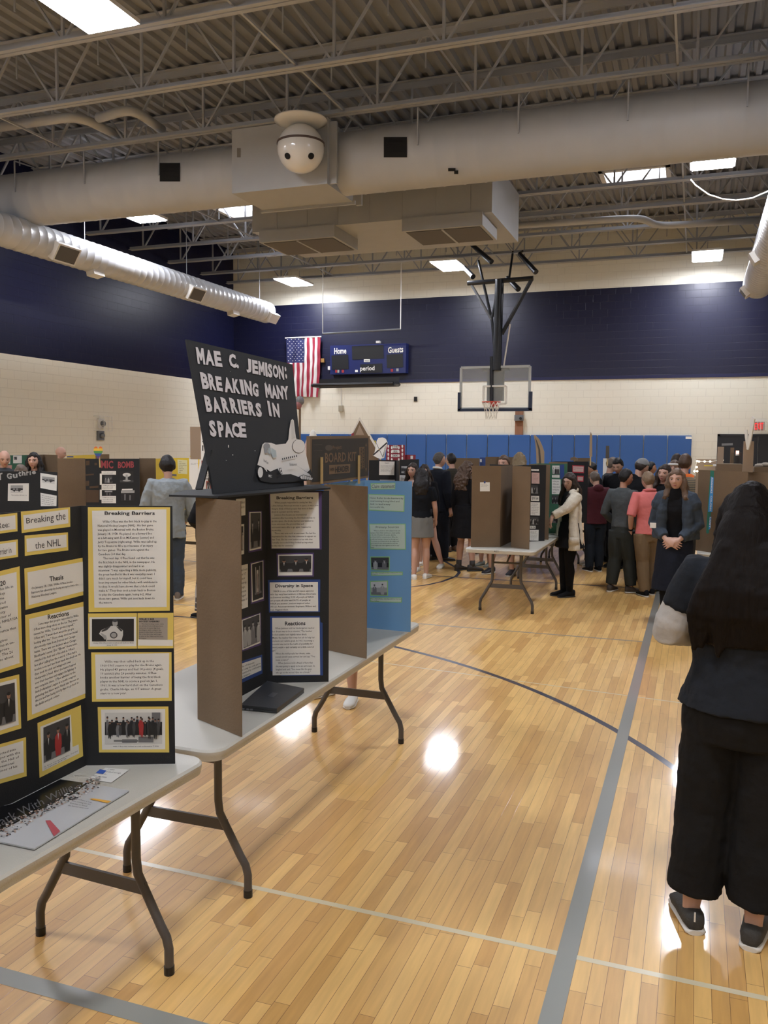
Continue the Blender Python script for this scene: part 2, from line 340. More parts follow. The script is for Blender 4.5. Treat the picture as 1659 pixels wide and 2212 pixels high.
# ---------- big round duct with plenum boxes ----------
DY,DZ,DR=13.08,6.33,.475
t=thing('round_duct','fat round off-white air duct crossing the whole ceiling','air duct',(XL,DY,DZ))
b=MB(); segs=40; rings=[]
x=XL
while x<=XR+.01:
    for dx,rr in((0,DR+.006),(.025,DR),(.30,DR)):
        rings.append([V((x+dx,DY+rr*math.cos(2*PI*j/segs),DZ+rr*math.sin(2*PI*j/segs))) for j in range(segs)])
    x+=.33
b.loft(rings,DUCTM); b.build('duct_pipe',t,smooth=True,angle=.6)
for i in range(12):
    x=-13.2+1.52*i
    if -8.3<x<-5.9: continue
    h=MB(); h.bar((x,DY-DR-.01,DZ),(x,DY-DR-.01,6.87),.02,.02,STEEL); h.bar((x,DY-DR-.01,6.87),(x,DY,6.9),.02,.02,STEEL); h.build('hanger_strap',t)
def patch(u0,v0,u1,v1,off):
    """curved patch on the duct seen between two picture points"""
    P=[]
    for v in range(5):
        row=[]
        for u in range(2):
            px,py=u0+(u1-u0)*u,v0+(v1-v0)*v/4
            d_=ray(px,py); a_=d_.y**2+d_.z**2; bb_=2*(d_.y*(0-DY)+d_.z*(CH-DZ)); c_=DY**2+(CH-DZ)**2-(DR+off)**2
            s_=(-bb_-math.sqrt(max(0,bb_*bb_-4*a_*c_)))/(2*a_); row.append(CC+d_*s_)
        P.append(row)
    m=MB(); vs=[p for r in P for p in r]; m.add(vs,[(2*i,2*i+1,2*i+3,2*i+2) for i in range(4)],DARKH); return m
patch(345,352,389,392,.012).build('opening',t); patch(829,296,879,340,.012).build('opening',t)
patch(968,363,984,370,.012).build('rust_spot',t); patch(981,368,990,376,.012).build('rust_spot',t)
PLM=mat('plenum_paint','9E9F9F',.55,vary=.06)
z1=onY(503,418,12.42).z; y1=min(onZ(570,455,z1).y,14.75); xa=onY(501,350,12.42).x; xb=onY(707,340,12.42).x
t=thing('plenum_box','large square off-white plenum box wrapped around the round duct','plenum box',(xa,12.42,z1))
MB().box((xa,12.42,z1),(xb,y1,6.84),PLM).build('box_body',t)
MB().box((xa-.04,y1-.03,z1-.04),(xb+.04,y1+.02,z1+.02),PLM).build('flange',t)
MB().box((xb,12.5,z1+.02),(xb+.12,12.54,6.8),PLM).build('flange',t); MB().box((xb,13.6,z1-.02),(xb+.1,13.66,6.8),PLM).build('flange',t)
c=MB(); q_=[onY(px,py,12.415) for px,py in((512,320),(520,320),(520,340),(512,340))]; c.poly(q_,mat('label_grey','6F6A62',.7)); c.build('access_plate',t,)
y2=14.95; z2=onY(548,502,y2).z; xa2=onY(545,480,y2).x; xb2=onY(1063,430,y2).x
t=thing('return_air_plenum','wide off-white return air box with two dark grilles underneath','plenum box',(xa2,y2,z2))
b=MB(); b.box((xa2,y2,z2),(xb2,17.3,6.82),PLM); 
for i in range(7): xx=xa2+.5+i*(xb2-xa2-.6)/6.5; b.box((xx,y2-.012,z2),(xx+.03,y2,6.8),PLM)
b.build('box_body',t)
for (ax,ay,bx,by,cx,cy) in((560,524,722,510,766,541),(868,500,1042,486,1093,517)):
    zc=onY(ax,ay,y2-.05).z; X0=onY(ax,ay,y2-.05).x; X1=onY(bx,by,y2-.05).x; YY=min(onZ(cx,cy,zc).y,18.6)
    MB().box((X0,y2-.05,zc),(X1,YY,z2+.01),PLM).build('grille_collar',t)
    g=MB(); g.box((X0+.06,y2+.02,zc-.012),(X1-.06,YY-.06,zc-.002),mat('grille_grey','57534D',.7)); g.box(((X0+X1)/2-.02,y2,zc-.02),((X0+X1)/2+.02,YY,zc),PLM); g.build('grille',t)
# ---------- side ducts ----------
def side_duct(X,Z,R,y0,y1,label,boxes):
    t=thing('side_duct',label,'air duct',(X,y0,Z)); b=MB(); y=y0; rg=[]
    while y<y1-.05:
        for dy,rr in((0,R+.007),(.02,R),(.2,R)): rg.append([V((X+rr*math.cos(2*PI*j/32),y+dy,Z+rr*math.sin(2*PI*j/32))) for j in range(32)])
        y+=.22
    rg.append([V((X+(R+.01)*math.cos(2*PI*j/32),y1-.02,Z+(R+.01)*math.sin(2*PI*j/32))) for j in range(32)])
    rg.append([V((X+(R+.01)*math.cos(2*PI*j/32),y1,Z+(R+.01)*math.sin(2*PI*j/32))) for j in range(32)])
    b.loft(rg,mat('side_duct_paint','B9BBBD',.32,vary=.05)); b.build('duct_pipe',t,smooth=True,angle=.6)
    for yy,w,ang,dark in boxes:
        c=V((X,yy,Z)); dr=V((math.cos(ang),0,math.sin(ang))); tn=V((0,1,0)); s3=dr.cross(tn)
        def bx(m,r0,r1,hw,hs,mm):
            P=[c+dr*r+tn*i*hw+s3*j*hs for r in(r0,r1) for i,j in((-1,-1),(1,-1),(1,1),(-1,1))]
            return m.add(P,[(0,3,2,1),(4,5,6,7),(0,1,5,4),(1,2,6,5),(2,3,7,6),(3,0,4,7)],mm)
        bx(MB(),R*.85,R+.09,w/2,w*.28,METW).build('grille_box' if dark else 'sensor_box',t)
        if dark: bx(MB(),R+.09,R+.095,w/2-.04,w*.28-.03,mat('grille_grey','57534D',.7)).build('grille',t)
    for k in range(5):
        yy=y0+1.2+k*(y1-y0-1.6)/4; MB().bar((X,yy,Z+R),(X,yy,7.85),.012,.012,STEEL).build('hanger_rod',t)
def dy_of(px,py,X,Z): return onX(px,py,X).y
LX,LZ=-11.84,5.64
side_duct(LX,LZ,.3,6,22.5,'round air duct running along the dark left wall',[(dy_of(115,545,LX,LZ),.62,-.55,1),(dy_of(200,592,LX,LZ),.34,-1.35,0),(dy_of(401,634,LX,LZ),.6,-.55,1),(dy_of(499,681,LX,LZ),.34,-1.35,0),(dy_of(571,688,LX,LZ),.5,-.6,0)])
side_duct(1.25,5.72,.33,6,22.5,'round air duct entering at the right edge of the room',[(22.2,.45,-2.5,1),(18.5,.4,-2.6,0)])
# ---------- pipes ----------
def pipe(name,label,pts,r,m=None):
    t=MB(); P=[V(p) for p in pts]; Q=[P[0]]
    for i in range(1,len(P)-1):
        a=(P[i-1]-P[i]).normalized();b=(P[i+1]-P[i]).normalized(); e=min(.35,(P[i]-P[i-1]).length*.4,(P[i+1]-P[i]).length*.4)
        for k in range(7):
            s=k/6; Q.append((P[i]+a*e)*(1-s)**2+P[i]*2*s*(1-s)+(P[i]+b*e)*s*s)
    Q.append(P[-1]); t.tube(Q,r,m or DUCTM,12); return tag(t.build(name,smooth=True),label,'pipe')
pipe('ceiling_pipe','off-white bent pipe at the far upper left, reaching the left edge',[onZ(-60,283,7.05),onZ(170,250,7.05),onZ(258,294,7.05)],.075)
pipe('ceiling_pipe','shorter off-white bent pipe right of the long bent one',[onZ(212,255,7.05),onZ(285,234,7.05),onZ(350,280,7.05)],.075)
pipe('ceiling_pipe','off-white pipe with a jog running right of the return air box',[onZ(1100,488,6.7),onZ(1385,470,6.7),onZ(1418,488,6.7),onZ(1640,476,6.7)],.075)
tag(MB().tube([onY(px,py,15.9) for px,py in((1492,388),(1502,400),(1530,420),(1560,430),(1590,433),(1625,428),(1670,408),(1720,385))],.012,METW,6).build('hanging_cable',smooth=True),'white cable drooping from the bright light at upper right','cable')
# ---------- lamps and skylights ----------
LAMP=glow('lamp_glow','F3F5FF',48); SKYG=glow('skylight_glow','F0F2FF',3.2)
def lamp(x,y,label,z=6.62,dx=.72,dy=1.25):
    t=thing('ceiling_light',label,'ceiling light',(x,y,z))
    h=MB(); h.box((x-dx/2,y-dy/2,z),(x+dx/2,y+dy/2,z+.05),METW); h.box((x-.1,y-.25,z+.05),(x+.1,y+.25,z+.12),METW); h.build('housing',t)
    MB().box((x-dx/2+.03,y-dy/2+.03,z-.02),(x+dx/2-.03,y+dy/2-.03,z),LAMP).build('diffuser',t)
    w=MB()
    for s in(-1,1): w.bar((x,y+s*.4,z+.05),(x,y+s*.4,6.95),.012,.012,STEEL)
    w.build('hanger_wire',t)
lamp(-6.5,8.0,'glaring bright ceiling light at the top left of the photo'); lamp(.1,8.95,'ceiling light glaring at the top right edge of the photo')
lamp(-11.2,15.5,'bright ceiling light seen under the left end of the fat duct'); lamp(.1,15.5,'bright ceiling light with a drooping cable, at right below the fat duct')
lamp(-11.2,23,'bright ceiling light above the flag at the far left',6.56); lamp(-6.19,21.9,'bright ceiling light left of the basketball hoop supports',6.5); lamp(.1,23,'bright ceiling light near the far right duct end',6.56)
lamp(-11.2,8,'ceiling light out of view beyond the left edge'); 
for x in(-11.2,-6.5,.1):
    W3={-11.2:'left wall side',-6.5:'middle',.1:'right wall side'}[x]; lamp(x,.8,'ceiling light over the near end of the gym, '+W3+' of its row'); lamp(x,-5,'ceiling light at the entrance end behind the viewer, '+W3)
def skylight(x0,x1,y0,y1,label):
    t=thing('skylight',label,'skylight',(x0,y0,7.7)); f=MB(); z=7.62
    for a,b_ in(((x0,y0),(x1,y0+.1)),((x0,y1-.1),(x1,y1)),((x0,y0),(x0+.1,y1)),((x1-.1,y0),(x1,y1))): f.box((a[0],a[1],z),(b_[0],b_[1],ZC),METW)
    f.build('frame',t); MB().quad((x0+.1,y0+.1,z+.18),(x1-.1,y0+.1,z+.18),(x1-.1,y1-.1,z+.18),(x0+.1,y1-.1,z+.18),SKYG).build('diffuser',t)
a=onZ(1292,373,7.62); b_=onZ(1448,358,7.62); skylight(a.x,b_.x,a.y,a.y+1.1,'framed bright skylight right of centre beyond the fat duct')
a=onZ(450,448,7.62); b_=onZ(545,438,7.62); skylight(a.x,b_.x+.3,a.y,a.y+1.3,'framed bright skylight left of the return air box')
# ---------- hanging spherical speaker ----------
t=thing('spherical_speaker','glossy white hanging ball speaker with two dark eye-like holes','speaker',(-5.75,12.05,6.26))
W_=mat('gloss_white','CFCDC8',.18,coat=.6); bc=V((-5.75,12.05,6.28))
b=MB(); b.ball(bc,(.355,.355,.355),W_,32,20); b.build('ball',t,smooth=True)
b=MB(); b.tube([bc+V((0,0,.055)),bc+V((0,0,.085))],.36,mat('seam_brown','4A3A32',.6),40); b.build('seam_band',t,smooth=True,angle=.5)
for px in(621,672):
    d_=ray(px,337); o_=CC-bc; A=d_.dot(d_);B=2*d_.dot(o_);Cc=o_.dot(o_)-.356**2; s_=(-B-math.sqrt(B*B-4*A*Cc))/(2*A); p=CC+d_*s_; nn=(p-bc).normalized()
    MB().tube([p-nn*.03,p+nn*.008],.047,DARKH,18).build('eye_hole',t,smooth=True,angle=.6)
b=MB(); b.rings([(bc.x,bc.y,6.62,.15,.15),(bc.x,bc.y,6.64,.3,.3),(bc.x,bc.y,6.68,.4,.4),(bc.x,bc.y,6.70,.4,.4),(bc.x,bc.y,6.69,.2,.2)],W_,36); b.build('mounting_disc',t,smooth=True)
b=MB(); b.tube([(bc.x,bc.y,6.55),(bc.x,bc.y,6.92)],.02,GREYM,8)
for s in(-1,1): b.bar((bc.x+s*.3,bc.y,6.7),(bc.x+s*.1,bc.y+.3,6.9),.012,.012,GREYM)
b.build('hanger',t)
# ---------- scoreboard ----------
Ys=24.25; P_=lambda px,py,o=0:onY(px,py,Ys-o)
SB=mat('scoreboard_blue','172258',.35); SBD=mat('scoreboard_black','16171A',.4); LET=mat('letter_white','E8E6DE',.6)
t=thing('scoreboard','dark blue wall scoreboard with Home and Guests panels','scoreboard',tuple(P_(796,775)))
def slab(px0,py0,px1,py1,y0,y1,m): a=onY(px0,py1,y0); c=onY(px1,py0,y0); mb=MB(); mb.box((a.x,y0,a.z),(c.x,y1,c.z),m); return mb
def Ps(q,o=.01): return [P_(x,y,o) for x,y in q]
slab(713,741,877,809,Ys,YB,SB).build('cabinet',t)
for q in(((716,768),(752,766),(753,797),(717,799)),((760,748),(828,745),(829,774),(761,777)),((835,766),(870,764),(871,793),(836,795)),((778,787),(826,785),(826,805),(779,806))):
    m=MB(); m.poly(Ps(q,.012),SBD); m.build('display_panel',t)
for s,q,n in(('Home',((722,752),(748,751),(748,764),(722,765)),'lettering'),('Guests',((838,750),(871,747),(871,761),(838,763)),'lettering'),('period',((778,791),(809,790),(809,803),(778,804)),'lettering')):
    m=MB(); qtext(m,s,Ps(q,.02),LET,.02); m.build(n,t)
m=MB(); m.poly(Ps(((786,776),(799,776),(799,782),(786,782)),.015),LET); qtext(m,'FAIR-PLAY',Ps(((788,777),(797,777),(797,781),(788,781)),.02),SBD); m.build('maker_plate',t)
m=MB()
for (x,y),c in(((726,802),REDP),((730,802),GRY[3]),((740,802),REDP),((846,800),REDP),((858,799),GRY[3])): m.poly(Ps(((x-2,y-3),(x+3,y-3),(x+3,y+3),(x-2,y+3)),.018),c)
m.poly(Ps(((767,799),(773,799),(773,804),(767,804)),.018),LET); m.build('indicator',t)
slab(812,736,820,741,Ys,Ys+.12,METW).build('sensor',t)
m=MB(); yb=Ys-.35; pa=onY(690,835,yb); pb=onY(862,831,yb)
for s in(V((0,0,0)),V((0,-.5,0))): m.tube([pa+s,pb+s],.055,BLKM,8)
m.tube([pa,pa+V((0,-.5,0))],.05,BLKM,8); m.tube([pb,pb+V((0,-.5,0))],.05,BLKM,8)
m.quad(pa+V((0,0,.22)),pb+V((0,0,.22)),pb,pa,BLKM)
for k in range(24):
    x=pa.x+(pb.x-pa.x)*k/23; m.bar((x,yb-.5,pa.z),(x,yb,pa.z),.008,.008,METW)
tag(m.build('folded_net_frame'),'black padded net frame fixed to the wall under the scoreboard','net frame')
m=thing('hanging_rod','thin rod hung on two wires above the scoreboard','hanging rod',tuple(onY(780,717,23)))
a=onY(697,721,23);b_=onY(865,711,23); MB().tube([a,b_],.025,GREYM,6).build('rod',m)
for p in(a,b_): MB().tube([p,(p.x,p.y,6.9)],.014,METW,5).build('wire',m)
# small wall boxes
def wallbox(name,label,cat,x0,y0,x1,y1,m,th=.08,Y=YB): 
    a=onY(x0,y1,Y-th);c=onY(x1,y0,Y-th); return tag(MB().box((a.x,Y-th,a.z),(c.x,Y,c.z),m).build(name),label,cat)
wallbox('wall_control','orange-brown control box beside the flag','control box',693,774,700,783,mat('ochre','8F6A32',.6))
wallbox('wall_control','white switch box left of the scoreboard','control box',708,791,713,799,METW)
wallbox('wall_outlet','small dark outlet plate on the cream back wall','outlet',894,857,901,867,BLKM,.03)
q=thing('wall_sensor','small beige box at the end of a conduit on the cream wall','sensor box',tuple(onY(736,880,24.4)))
a=onY(731,889,24.42);c=onY(740,876,24.42); MB().box((a.x,24.42,a.z),(c.x,YB,c.z),mat('beige','9D9582',.6)).build('box',q); a=onY(737,876,24.47); MB().tube([a,(a.x,24.47,3.7)],.012,METW,5).build('conduit',q)
q=thing('wooden_post','reddish wooden board on the wall below the backboard','wooden board',tuple(onY(1121,940,24.44)))
a=onY(1112,940,24.44);c=onY(1130,885,24.44); MB().box((a.x,24.44,a.z),(c.x,YB,c.z),mat('red_wood','8A5F45',.7,vary=.2,stretch=(8,8,1))).build('plank',q)
q=thing('winch_box','grey key switch box on the wooden board','switch box',tuple(onY(1120,905,24.3)))
a=onY(1111,909,24.34);c=onY(1130,896,24.34); MB().box((a.x,24.34,a.z),(c.x,24.44,c.z),GREYM).build('housing',q); a=onY(1125,904,24.33); MB().tube([a,a+V((0,-.05,0))],.04,BLKM,12).build('knob',q)
# blue wall mats
PADM=mat('blue_vinyl','2A5796',.42,bump=.05,bscale=30); xs=-.11; k=0
while xs>-13.6:
    b=MB(); x0=max(xs-.61,XL+.05); b.rings([((x0+xs)/2,YB-.035,.1,(xs-x0)/2-.004,.033),((x0+xs)/2,YB-.035,.12,(xs-x0)/2-.004,.035),((x0+xs)/2,YB-.035,2.13,(xs-x0)/2-.004,.035),((x0+xs)/2,YB-.035,2.16,(xs-x0)/2-.012,.03)],PADM,24,.25)
    if k==0:
        t=thing('wall_mat','rightmost blue padded wall mat, with a small white tag at its top corner','wall mat',(xs-.3,YB,.1),group='blue padded mats along the back wall')
        o=b.build('pad',t); m=MB(); m.poly([onY(px,py,YB-.073) for px,py in((1481,943),(1494,943),(1494,948),(1481,948))],LET); m.build('tag',t)
    else: tag(b.build('wall_mat'),'blue padded wall mat in the row left of the tagged one','wall mat','blue padded mats along the back wall')
    xs-=.62; k+=1
# ---------- flag ----------
t=thing('flag','american flag hanging vertically on the navy wall','flag',tuple(onY(655,730,24.36)))
TL,TR,BR_,BL=[onY(px,py,24.36) for px,py in((618,731),(692,728),(688,858),(622,856))]
FR=mat('flag_red','8E2136',.8);FW=mat('flag_white','C9C6C4',.8);FBm=mat('flag_blue','1E2350',.8)
def fp(u,v,o=0): p=bil([TL,TR,BR_,BL],u,v); return p+V((.02*math.sin(v*5)*v,-.05*math.sin(u*22+v*3)*(.3+.7*v)-.01*math.sin(v*25+u*9)-o,0))
m=MB(); nv=26
for i in range(13):
    for q_ in range(3):
        for j in range(nv):
            u0=(i+q_/3)/13;u1=(i+(q_+1)/3)/13;v0=j/nv;v1=(j+1)/nv
            c=FBm if (i<7 and j<nv*.4) else (FR if i%2==0 else FW)
            m.quad(fp(u0,v0),fp(u1,v0),fp(u1,v1),fp(u0,v1),c)
m.build('cloth',t,smooth=True)
m=MB()
for r_ in range(11):
    for c_ in range(5 if r_%2==0 else 4):
        u=(.055+.107*c_+(0 if r_%2==0 else .0535))*1.0; v=.022+.0365*r_; R0=.011
        if True: m.poly([fp(u+ (R0 if k%2==0 else R0*.42)*1.7*math.sin(PI*k/5), v+(R0 if k%2==0 else R0*.42)*math.cos(PI*k/5),.004) for k in range(10)],FW)
m.build('stars',t); MB().tube([TL+V((-.03,0,.01)),TR+V((.03,0,.01))],.02,METW,8).build('pole_sleeve',t)
# ---------- basketball hoop ----------
t=thing('basketball_hoop','ceiling-hung glass backboard with a red rim and net','basketball hoop',(-4.87,21.8,2.7)); HY=21.8
h=lambda px,py,dy=0:onY(px,py,HY+dy)
def fr(pts,w,m,name):
    b=MB()
    for i in range(len(pts)): b.bar(pts[i],pts[(i+1)%len(pts)],w,w,m,up=(0,1,0))
    return b.build(name,t)
a=h(995,883);c=h(1145,791); FRM=mat('frame_grey','AEB3B2',.4)
x0,x1,zb,zt=a.x,c.x,a.z,c.z
fr([V((x0,HY,zb)),V((x1,HY,zb)),V((x1,HY,zt)),V((x0,HY,zt))],.06,FRM,'frame')
GL=bpy.data.materials.new('clear_glass'); GL.use_nodes=True; nt=GL.node_tree; bs=nt.nodes['Principled BSDF']; bs.inputs['Base Color'].default_value=(.86,.93,.9,1); bs.inputs['Roughness'].default_value=.03; bs.inputs['Alpha'].default_value=.16
MB().box((x0+.03,HY-.008,zb+.03),(x1-.03,HY+.008,zt-.03),GL).build('glass',t)
sq=[h(1043,842),h(1087,842),h(1087,878),h(1043,878)]; xm=-4.9
fr([V((xm-.3,HY-.02,zb+.12)),V((xm+.3,HY-.02,zb+.12)),V((xm+.3,HY-.02,zb+.57)),V((xm-.3,HY-.02,zb+.57))],.045,mat('target_white','E6E6E0',.5),'target_square')
b=MB(); NP=mat('pad_navy','23304A',.6)
b.box((x0-.07,HY-.05,zb-.07),(x1+.07,HY+.05,zb-.0),NP)
for xx in(x0-.07,x1-.005): b.box((xx,HY-.05,zb-.05),(xx+.075,HY+.05,zb+.42),NP)
b.build('edge_padding',t)
rz_=zb+.15; RM=mat('rim_red','B03A28',.4); b=MB(); rc=V((xm,HY-.38,rz_))
rr=[rc+V((.23*math.cos(2*PI*i/28),.23*math.sin(2*PI*i/28),0)) for i in range(29)]; b.tube(rr,.011,RM,8)
b.box((xm-.09,HY-.16,rz_-.1),(xm+.09,HY-.02,rz_+.01),RM); b.build('rim',t,smooth=True,angle=.5)
b=MB(); NT=mat('net_white','D5D2C8',.8)
for i in range(12):
    for s in(-1,1):
        pts=[]
        for k in range(5):
            r_=.225-.028*k if k<4 else .14; a_=2*PI*(i+s*k*.5)/12; pts.append(rc+V((r_*math.cos(a_),r_*math.sin(a_),-.105*k)))
        b.tube(pts,.006,NT,4)
b.build('net',t)
PAD=mat('pole_dark','15171C',.4)
MB().tube([h(1079,604),h(1073,800)],.115,PAD,16).build('mast',t,smooth=True,angle=.5)
b=MB(); b.box((xm-.22,HY+.03,zb+.2),(xm+.2,HY+.2,zt+.05),PAD); b.box((xm-.35,HY+.02,zt-.1),(xm+.35,HY+.1,zt-.02),PAD)
b.tube([h(1062,770),h(1062,880)],.05,PAD,8); b.build('mount_bracket',t)
b=MB(); b.tube([h(1010,612),h(1152,601)],.06,PAD,10); b.build('cross_bar',t,smooth=True,angle=.5)
for pts in(((1018,614),(1062,690)),((1148,604),(1084,722)),((1033,562),(1060,680)),((1080,607),(1063,685)),((1062,685),(1070,775))):
    MB().tube([h(*p) for p in pts],.035 if pts[0][0]!=1148 else .05,PAD if pts[0][0]!=1018 else GREYM,8).build('brace',t,smooth=True,angle=.5)
MB().tube([h(1102,700),h(1088,792)],.02,METW,6).build('brace',t)
for (ax,ay,bx,by) in((1012,522,1062,566),(1122,548,1158,588),(1096,600,1120,625),(1000,575,1022,598)):
    MB().tube([h(ax,ay,.4),h(bx,by)],[.055,.07],PAD,10).build('clamp_sleeve',t,smooth=True,angle=.5)
for px,py in((1012,522),(1122,548),(1100,600)):
    p=h(px,py,.4); MB().tube([p,(p.x,22.6,max(6.9,p.z+.1))],.03,PAD,8).build('hanger_arm',t)
# ---------- far wall door, exit sign ----------
DOORM=mat('door_navy','15181F',.4); a=onY(1550,941,YB-.05)
b=MB(); b.box((a.x,YB-.05,0),(a.x+.06,YB,2.2),DOORM);b.box((a.x,YB-.05,2.14),(a.x+2.0,YB,2.2),DOORM);b.box((a.x+1.94,YB-.05,0),(a.x+2.0,YB,2.2),DOORM)
for k in(0,1):
    b.box((a.x+.06+.94*k,YB-.035,.0),(a.x+.06+.94*(k+1)-.01,YB,2.14),DOORM)
o=struct(b.build('door_1'),'dark double door in the back wall under the exit sign','door')
ORG[o.name]=(0,0,0)
b=MB(); b.poly([onY(px,py,YB-.04) for px,py in((1559,958),(1583,957),(1583,962),(1559,963))],GREYM); b.build('door_closer',o)
t=thing('exit_sign','exit sign with red letters over the dark far door','exit sign',tuple(onY(1638,920,24.3)))
a=onY(1627,930,24.3);c=onY(1652,911,24.3); MB().box((a.x,24.3,a.z),(c.x,24.4,c.z),mat('sign_pink','A88',.6) if False else mat('sign_face','9A8078',.6)).build('sign_box',t)
m=MB(); qtext(m,'EXIT',[onY(px,py,24.29) for px,py in((1630,914),(1649,913),(1649,927),(1630,928))],glow('exit_red','C83232',1.2),.02); m.build('lettering',t)
b=MB(); b.bar((a.x-.05,24.25,c.z+.06),(c.x+.05,24.25,c.z+.06),.012,.012,METW); b.bar((a.x-.05,24.25,a.z-.06),(c.x+.05,24.25,a.z-.06),.012,.012,METW)
for k in range(6): x=a.x-.05+(c.x-a.x+.1)*k/5; b.bar((x,24.25,a.z-.06),(x,24.25,c.z+.06),.01,.01,METW); 
for z in(a.z,c.z): b.bar((c.x+.05,24.25,z),(c.x+.05,YB,z),.012,.012,METW)
b.build('wire_guard',t)
# emergency beacons on the left wall
for (px,py,lab,r_,nm) in((222,915,'upper caged emergency beacon on the cream left wall',.14,1),(221,941,'lower round alarm strobe on the cream left wall',.11,0)):
    p=onX(px,py,XL+.08); t=thing('alarm_beacon',lab,'alarm',tuple(p)); 
    MB().box((XL,p.y-.12,p.z-.12),(XL+.05,p.y+.12,p.z+.12),METW if nm else GREYM).build('back_box',t)
    MB().ball((XL+.09,p.y,p.z),(.06,r_*.6,r_*.6),GREYM,12,8).build('lamp',t,smooth=True)
    if nm:
        b=MB()
        for k in range(4):
            o_=-.18+.12*k; b.bar((XL+.18,p.y-.25+0*o_,p.z+o_),(XL+.18,p.y+.25,p.z+o_),.01,.01,METW); b.bar((XL+.18,p.y+o_*1.3,p.z-.18),(XL+.18,p.y+o_*1.3,p.z+.18),.01,.01,METW)
        for yy,zz in((-.25,-.18),(.25,-.18),(-.25,.18),(.25,.18)): b.bar((XL,p.y+yy,p.z+zz),(XL+.18,p.y+yy,p.z+zz),.01,.01,METW)
        b.build('wire_cage',t)
# ================= tables =================
TOPM=mat('table_plastic','B4B1A6',.42,bump=.12,bscale=260); LEGM=mat('leg_steel','4A4541',.42)
def table(label,cx,cy,rz=0,ny=.3,fy=.3,L=2.44,Wd=.76,name='folding_table'):
    t=thing(name,label,'table',(cx,cy,0),rz,local=True); H=.742
    def rr(hx,hy,r,z,n=7):
        o=[]
        for sx,sy,a in((1,1,0),(-1,1,90),(-1,-1,180),(1,-1,270)):
            for k in range(n): q=math.radians(a+90*k/(n-1)); o.append(V((sx*(hx-r)+r*math.cos(q),sy*(hy-r)+r*math.sin(q),z)))
        return o
    b=MB(); hx,hy=Wd/2,L/2
    b.loft([rr(hx-.012,hy-.012,.06,H-.045),rr(hx-.004,hy-.004,.065,H-.042),rr(hx-.002,hy-.002,.066,H-.026),rr(hx,hy,.068,H-.022),rr(hx,hy,.068,H-.008),rr(hx-.007,hy-.007,.062,H)],TOPM)
    b.build('tabletop',t,smooth=True,angle=.6)
    for yy,s in((-hy+ny,1),(hy-fy,-1)):
        for sx in(-1,1):
            MB().tube([(sx*.295,yy,0),(sx*.295,yy,.09),(sx*.285,yy,.13),(sx*.262,yy,.165),(sx*.19,yy,.29),(sx*.165,yy,.335),(sx*.158,yy,.39),(sx*.158,yy,.70)],.0165,LEGM,12).build('leg',t,smooth=True,angle=.6)
            MB().tube([(sx*.295,yy,0),(sx*.295,yy,.03)],.0185,BLKM,12).build('foot_cap',t,smooth=True,angle=.6)
        MB().box((-.2,yy-.006,.265),(.2,yy+.006,.31),LEGM).build('crossbar',t)
        MB().tube([(-.16,yy,.55),(.16,yy,.55)],.011,LEGM,8).build('crossbar',t)
        MB().tube([(0,yy,.55),(0,yy+s*.42,.70)],.011,LEGM,8).build('brace',t)
        MB().box((-.2,yy-.02,.69),(.2,yy+.02,.70),LEGM).build('hinge_plate',t)
    for sx in(-1,1): MB().box((sx*.27-.012,-hy+.1,.672),(sx*.27+.012,hy-.1,.698),LEGM).build('side_rail',t)
    return t
table('nearest grey-white folding table, holding the yellow and black board',-2.024,1.364,math.radians(-3.3),.3,.13)
table('grey-white folding table holding the tall brown-backed board and laptop',-1.955,3.835,0,.37,.13)
tM=table('folding table at centre back with brown cardboard board backs on it',-1.93,10.14,0,.42,.3)
m=MB(); qtext(m,'A32',[onY(px,py,8.918) for px,py in((1067,1189),(1077,1189),(1077,1193),(1067,1193))],INK); 
ORG[tM.name]=(-1.93,10.14,0); m.build('lettering',tM); ORG[tM.name]=(0,0,0)
table('folding table right behind the centre one, beside the crowd',-1.97,12.7)
table('third folding table in the centre row, near the blue mats',-1.93,15.1)
table('folding table under the black song board at left',-4.75,4.15)
table('folding table under the black and white boards at back centre',-4.62,12.5)
table('folding table next to the blue mats at back centre, turned sideways',-3.6,15.35,PI/2)
table('folding table in front of the man in the pale grey shirt',-7.45,10.6)
table('folding table near the atomic bomb board, nearest of its row',-7.5,8.1) if False else None
table('folding table under the green board at far left',-10.25,11.6)
table('folding table under the yellow board at far left',-10.3,14.1)
table('folding table under the cardboard board with a green strip at right',.43,10.72)
table('folding table behind the green strip board at right',.78,13.4)
# ================= display boards =================
ZT=.744
def panel(root,name,a,b,z0,z1,mi_,mo,inside,th=.004):
    a=V((a[0],a[1],0)); b=V((b[0],b[1],0)); t=(b-a).normalized(); n=V((t.y,-t.x,0))
    if n.dot(V((inside[0],inside[1],0))-a)<0: n=-n
    m=MB(); f0,f1=a+n*th/2,b+n*th/2; g0,g1=a-n*th/2,b-n*th/2; Z=lambda p,z:V((p.x,p.y,z))
    m.quad(Z(f0,z0),Z(f1,z0),Z(f1,z1),Z(f0,z1),mi_)
    m.quad(Z(g1,z0),Z(g0,z0),Z(g0,z1),Z(g1,z1),mo)
    for q in((Z(f0,z0),Z(g0,z0),Z(g0,z1),Z(f0,z1)),(Z(g1,z0),Z(f1,z0),Z(f1,z1),Z(g1,z1)),(Z(f0,z1),Z(f1,z1),Z(g1,z1),Z(g0,z1)),(Z(f0,z0),Z(g0,z0),Z(g1,z0),Z(f1,z0))): m.quad(*q,mo)
    o=m.build(name,root); pl=Plane(Z(a,z0),n); return o,pl
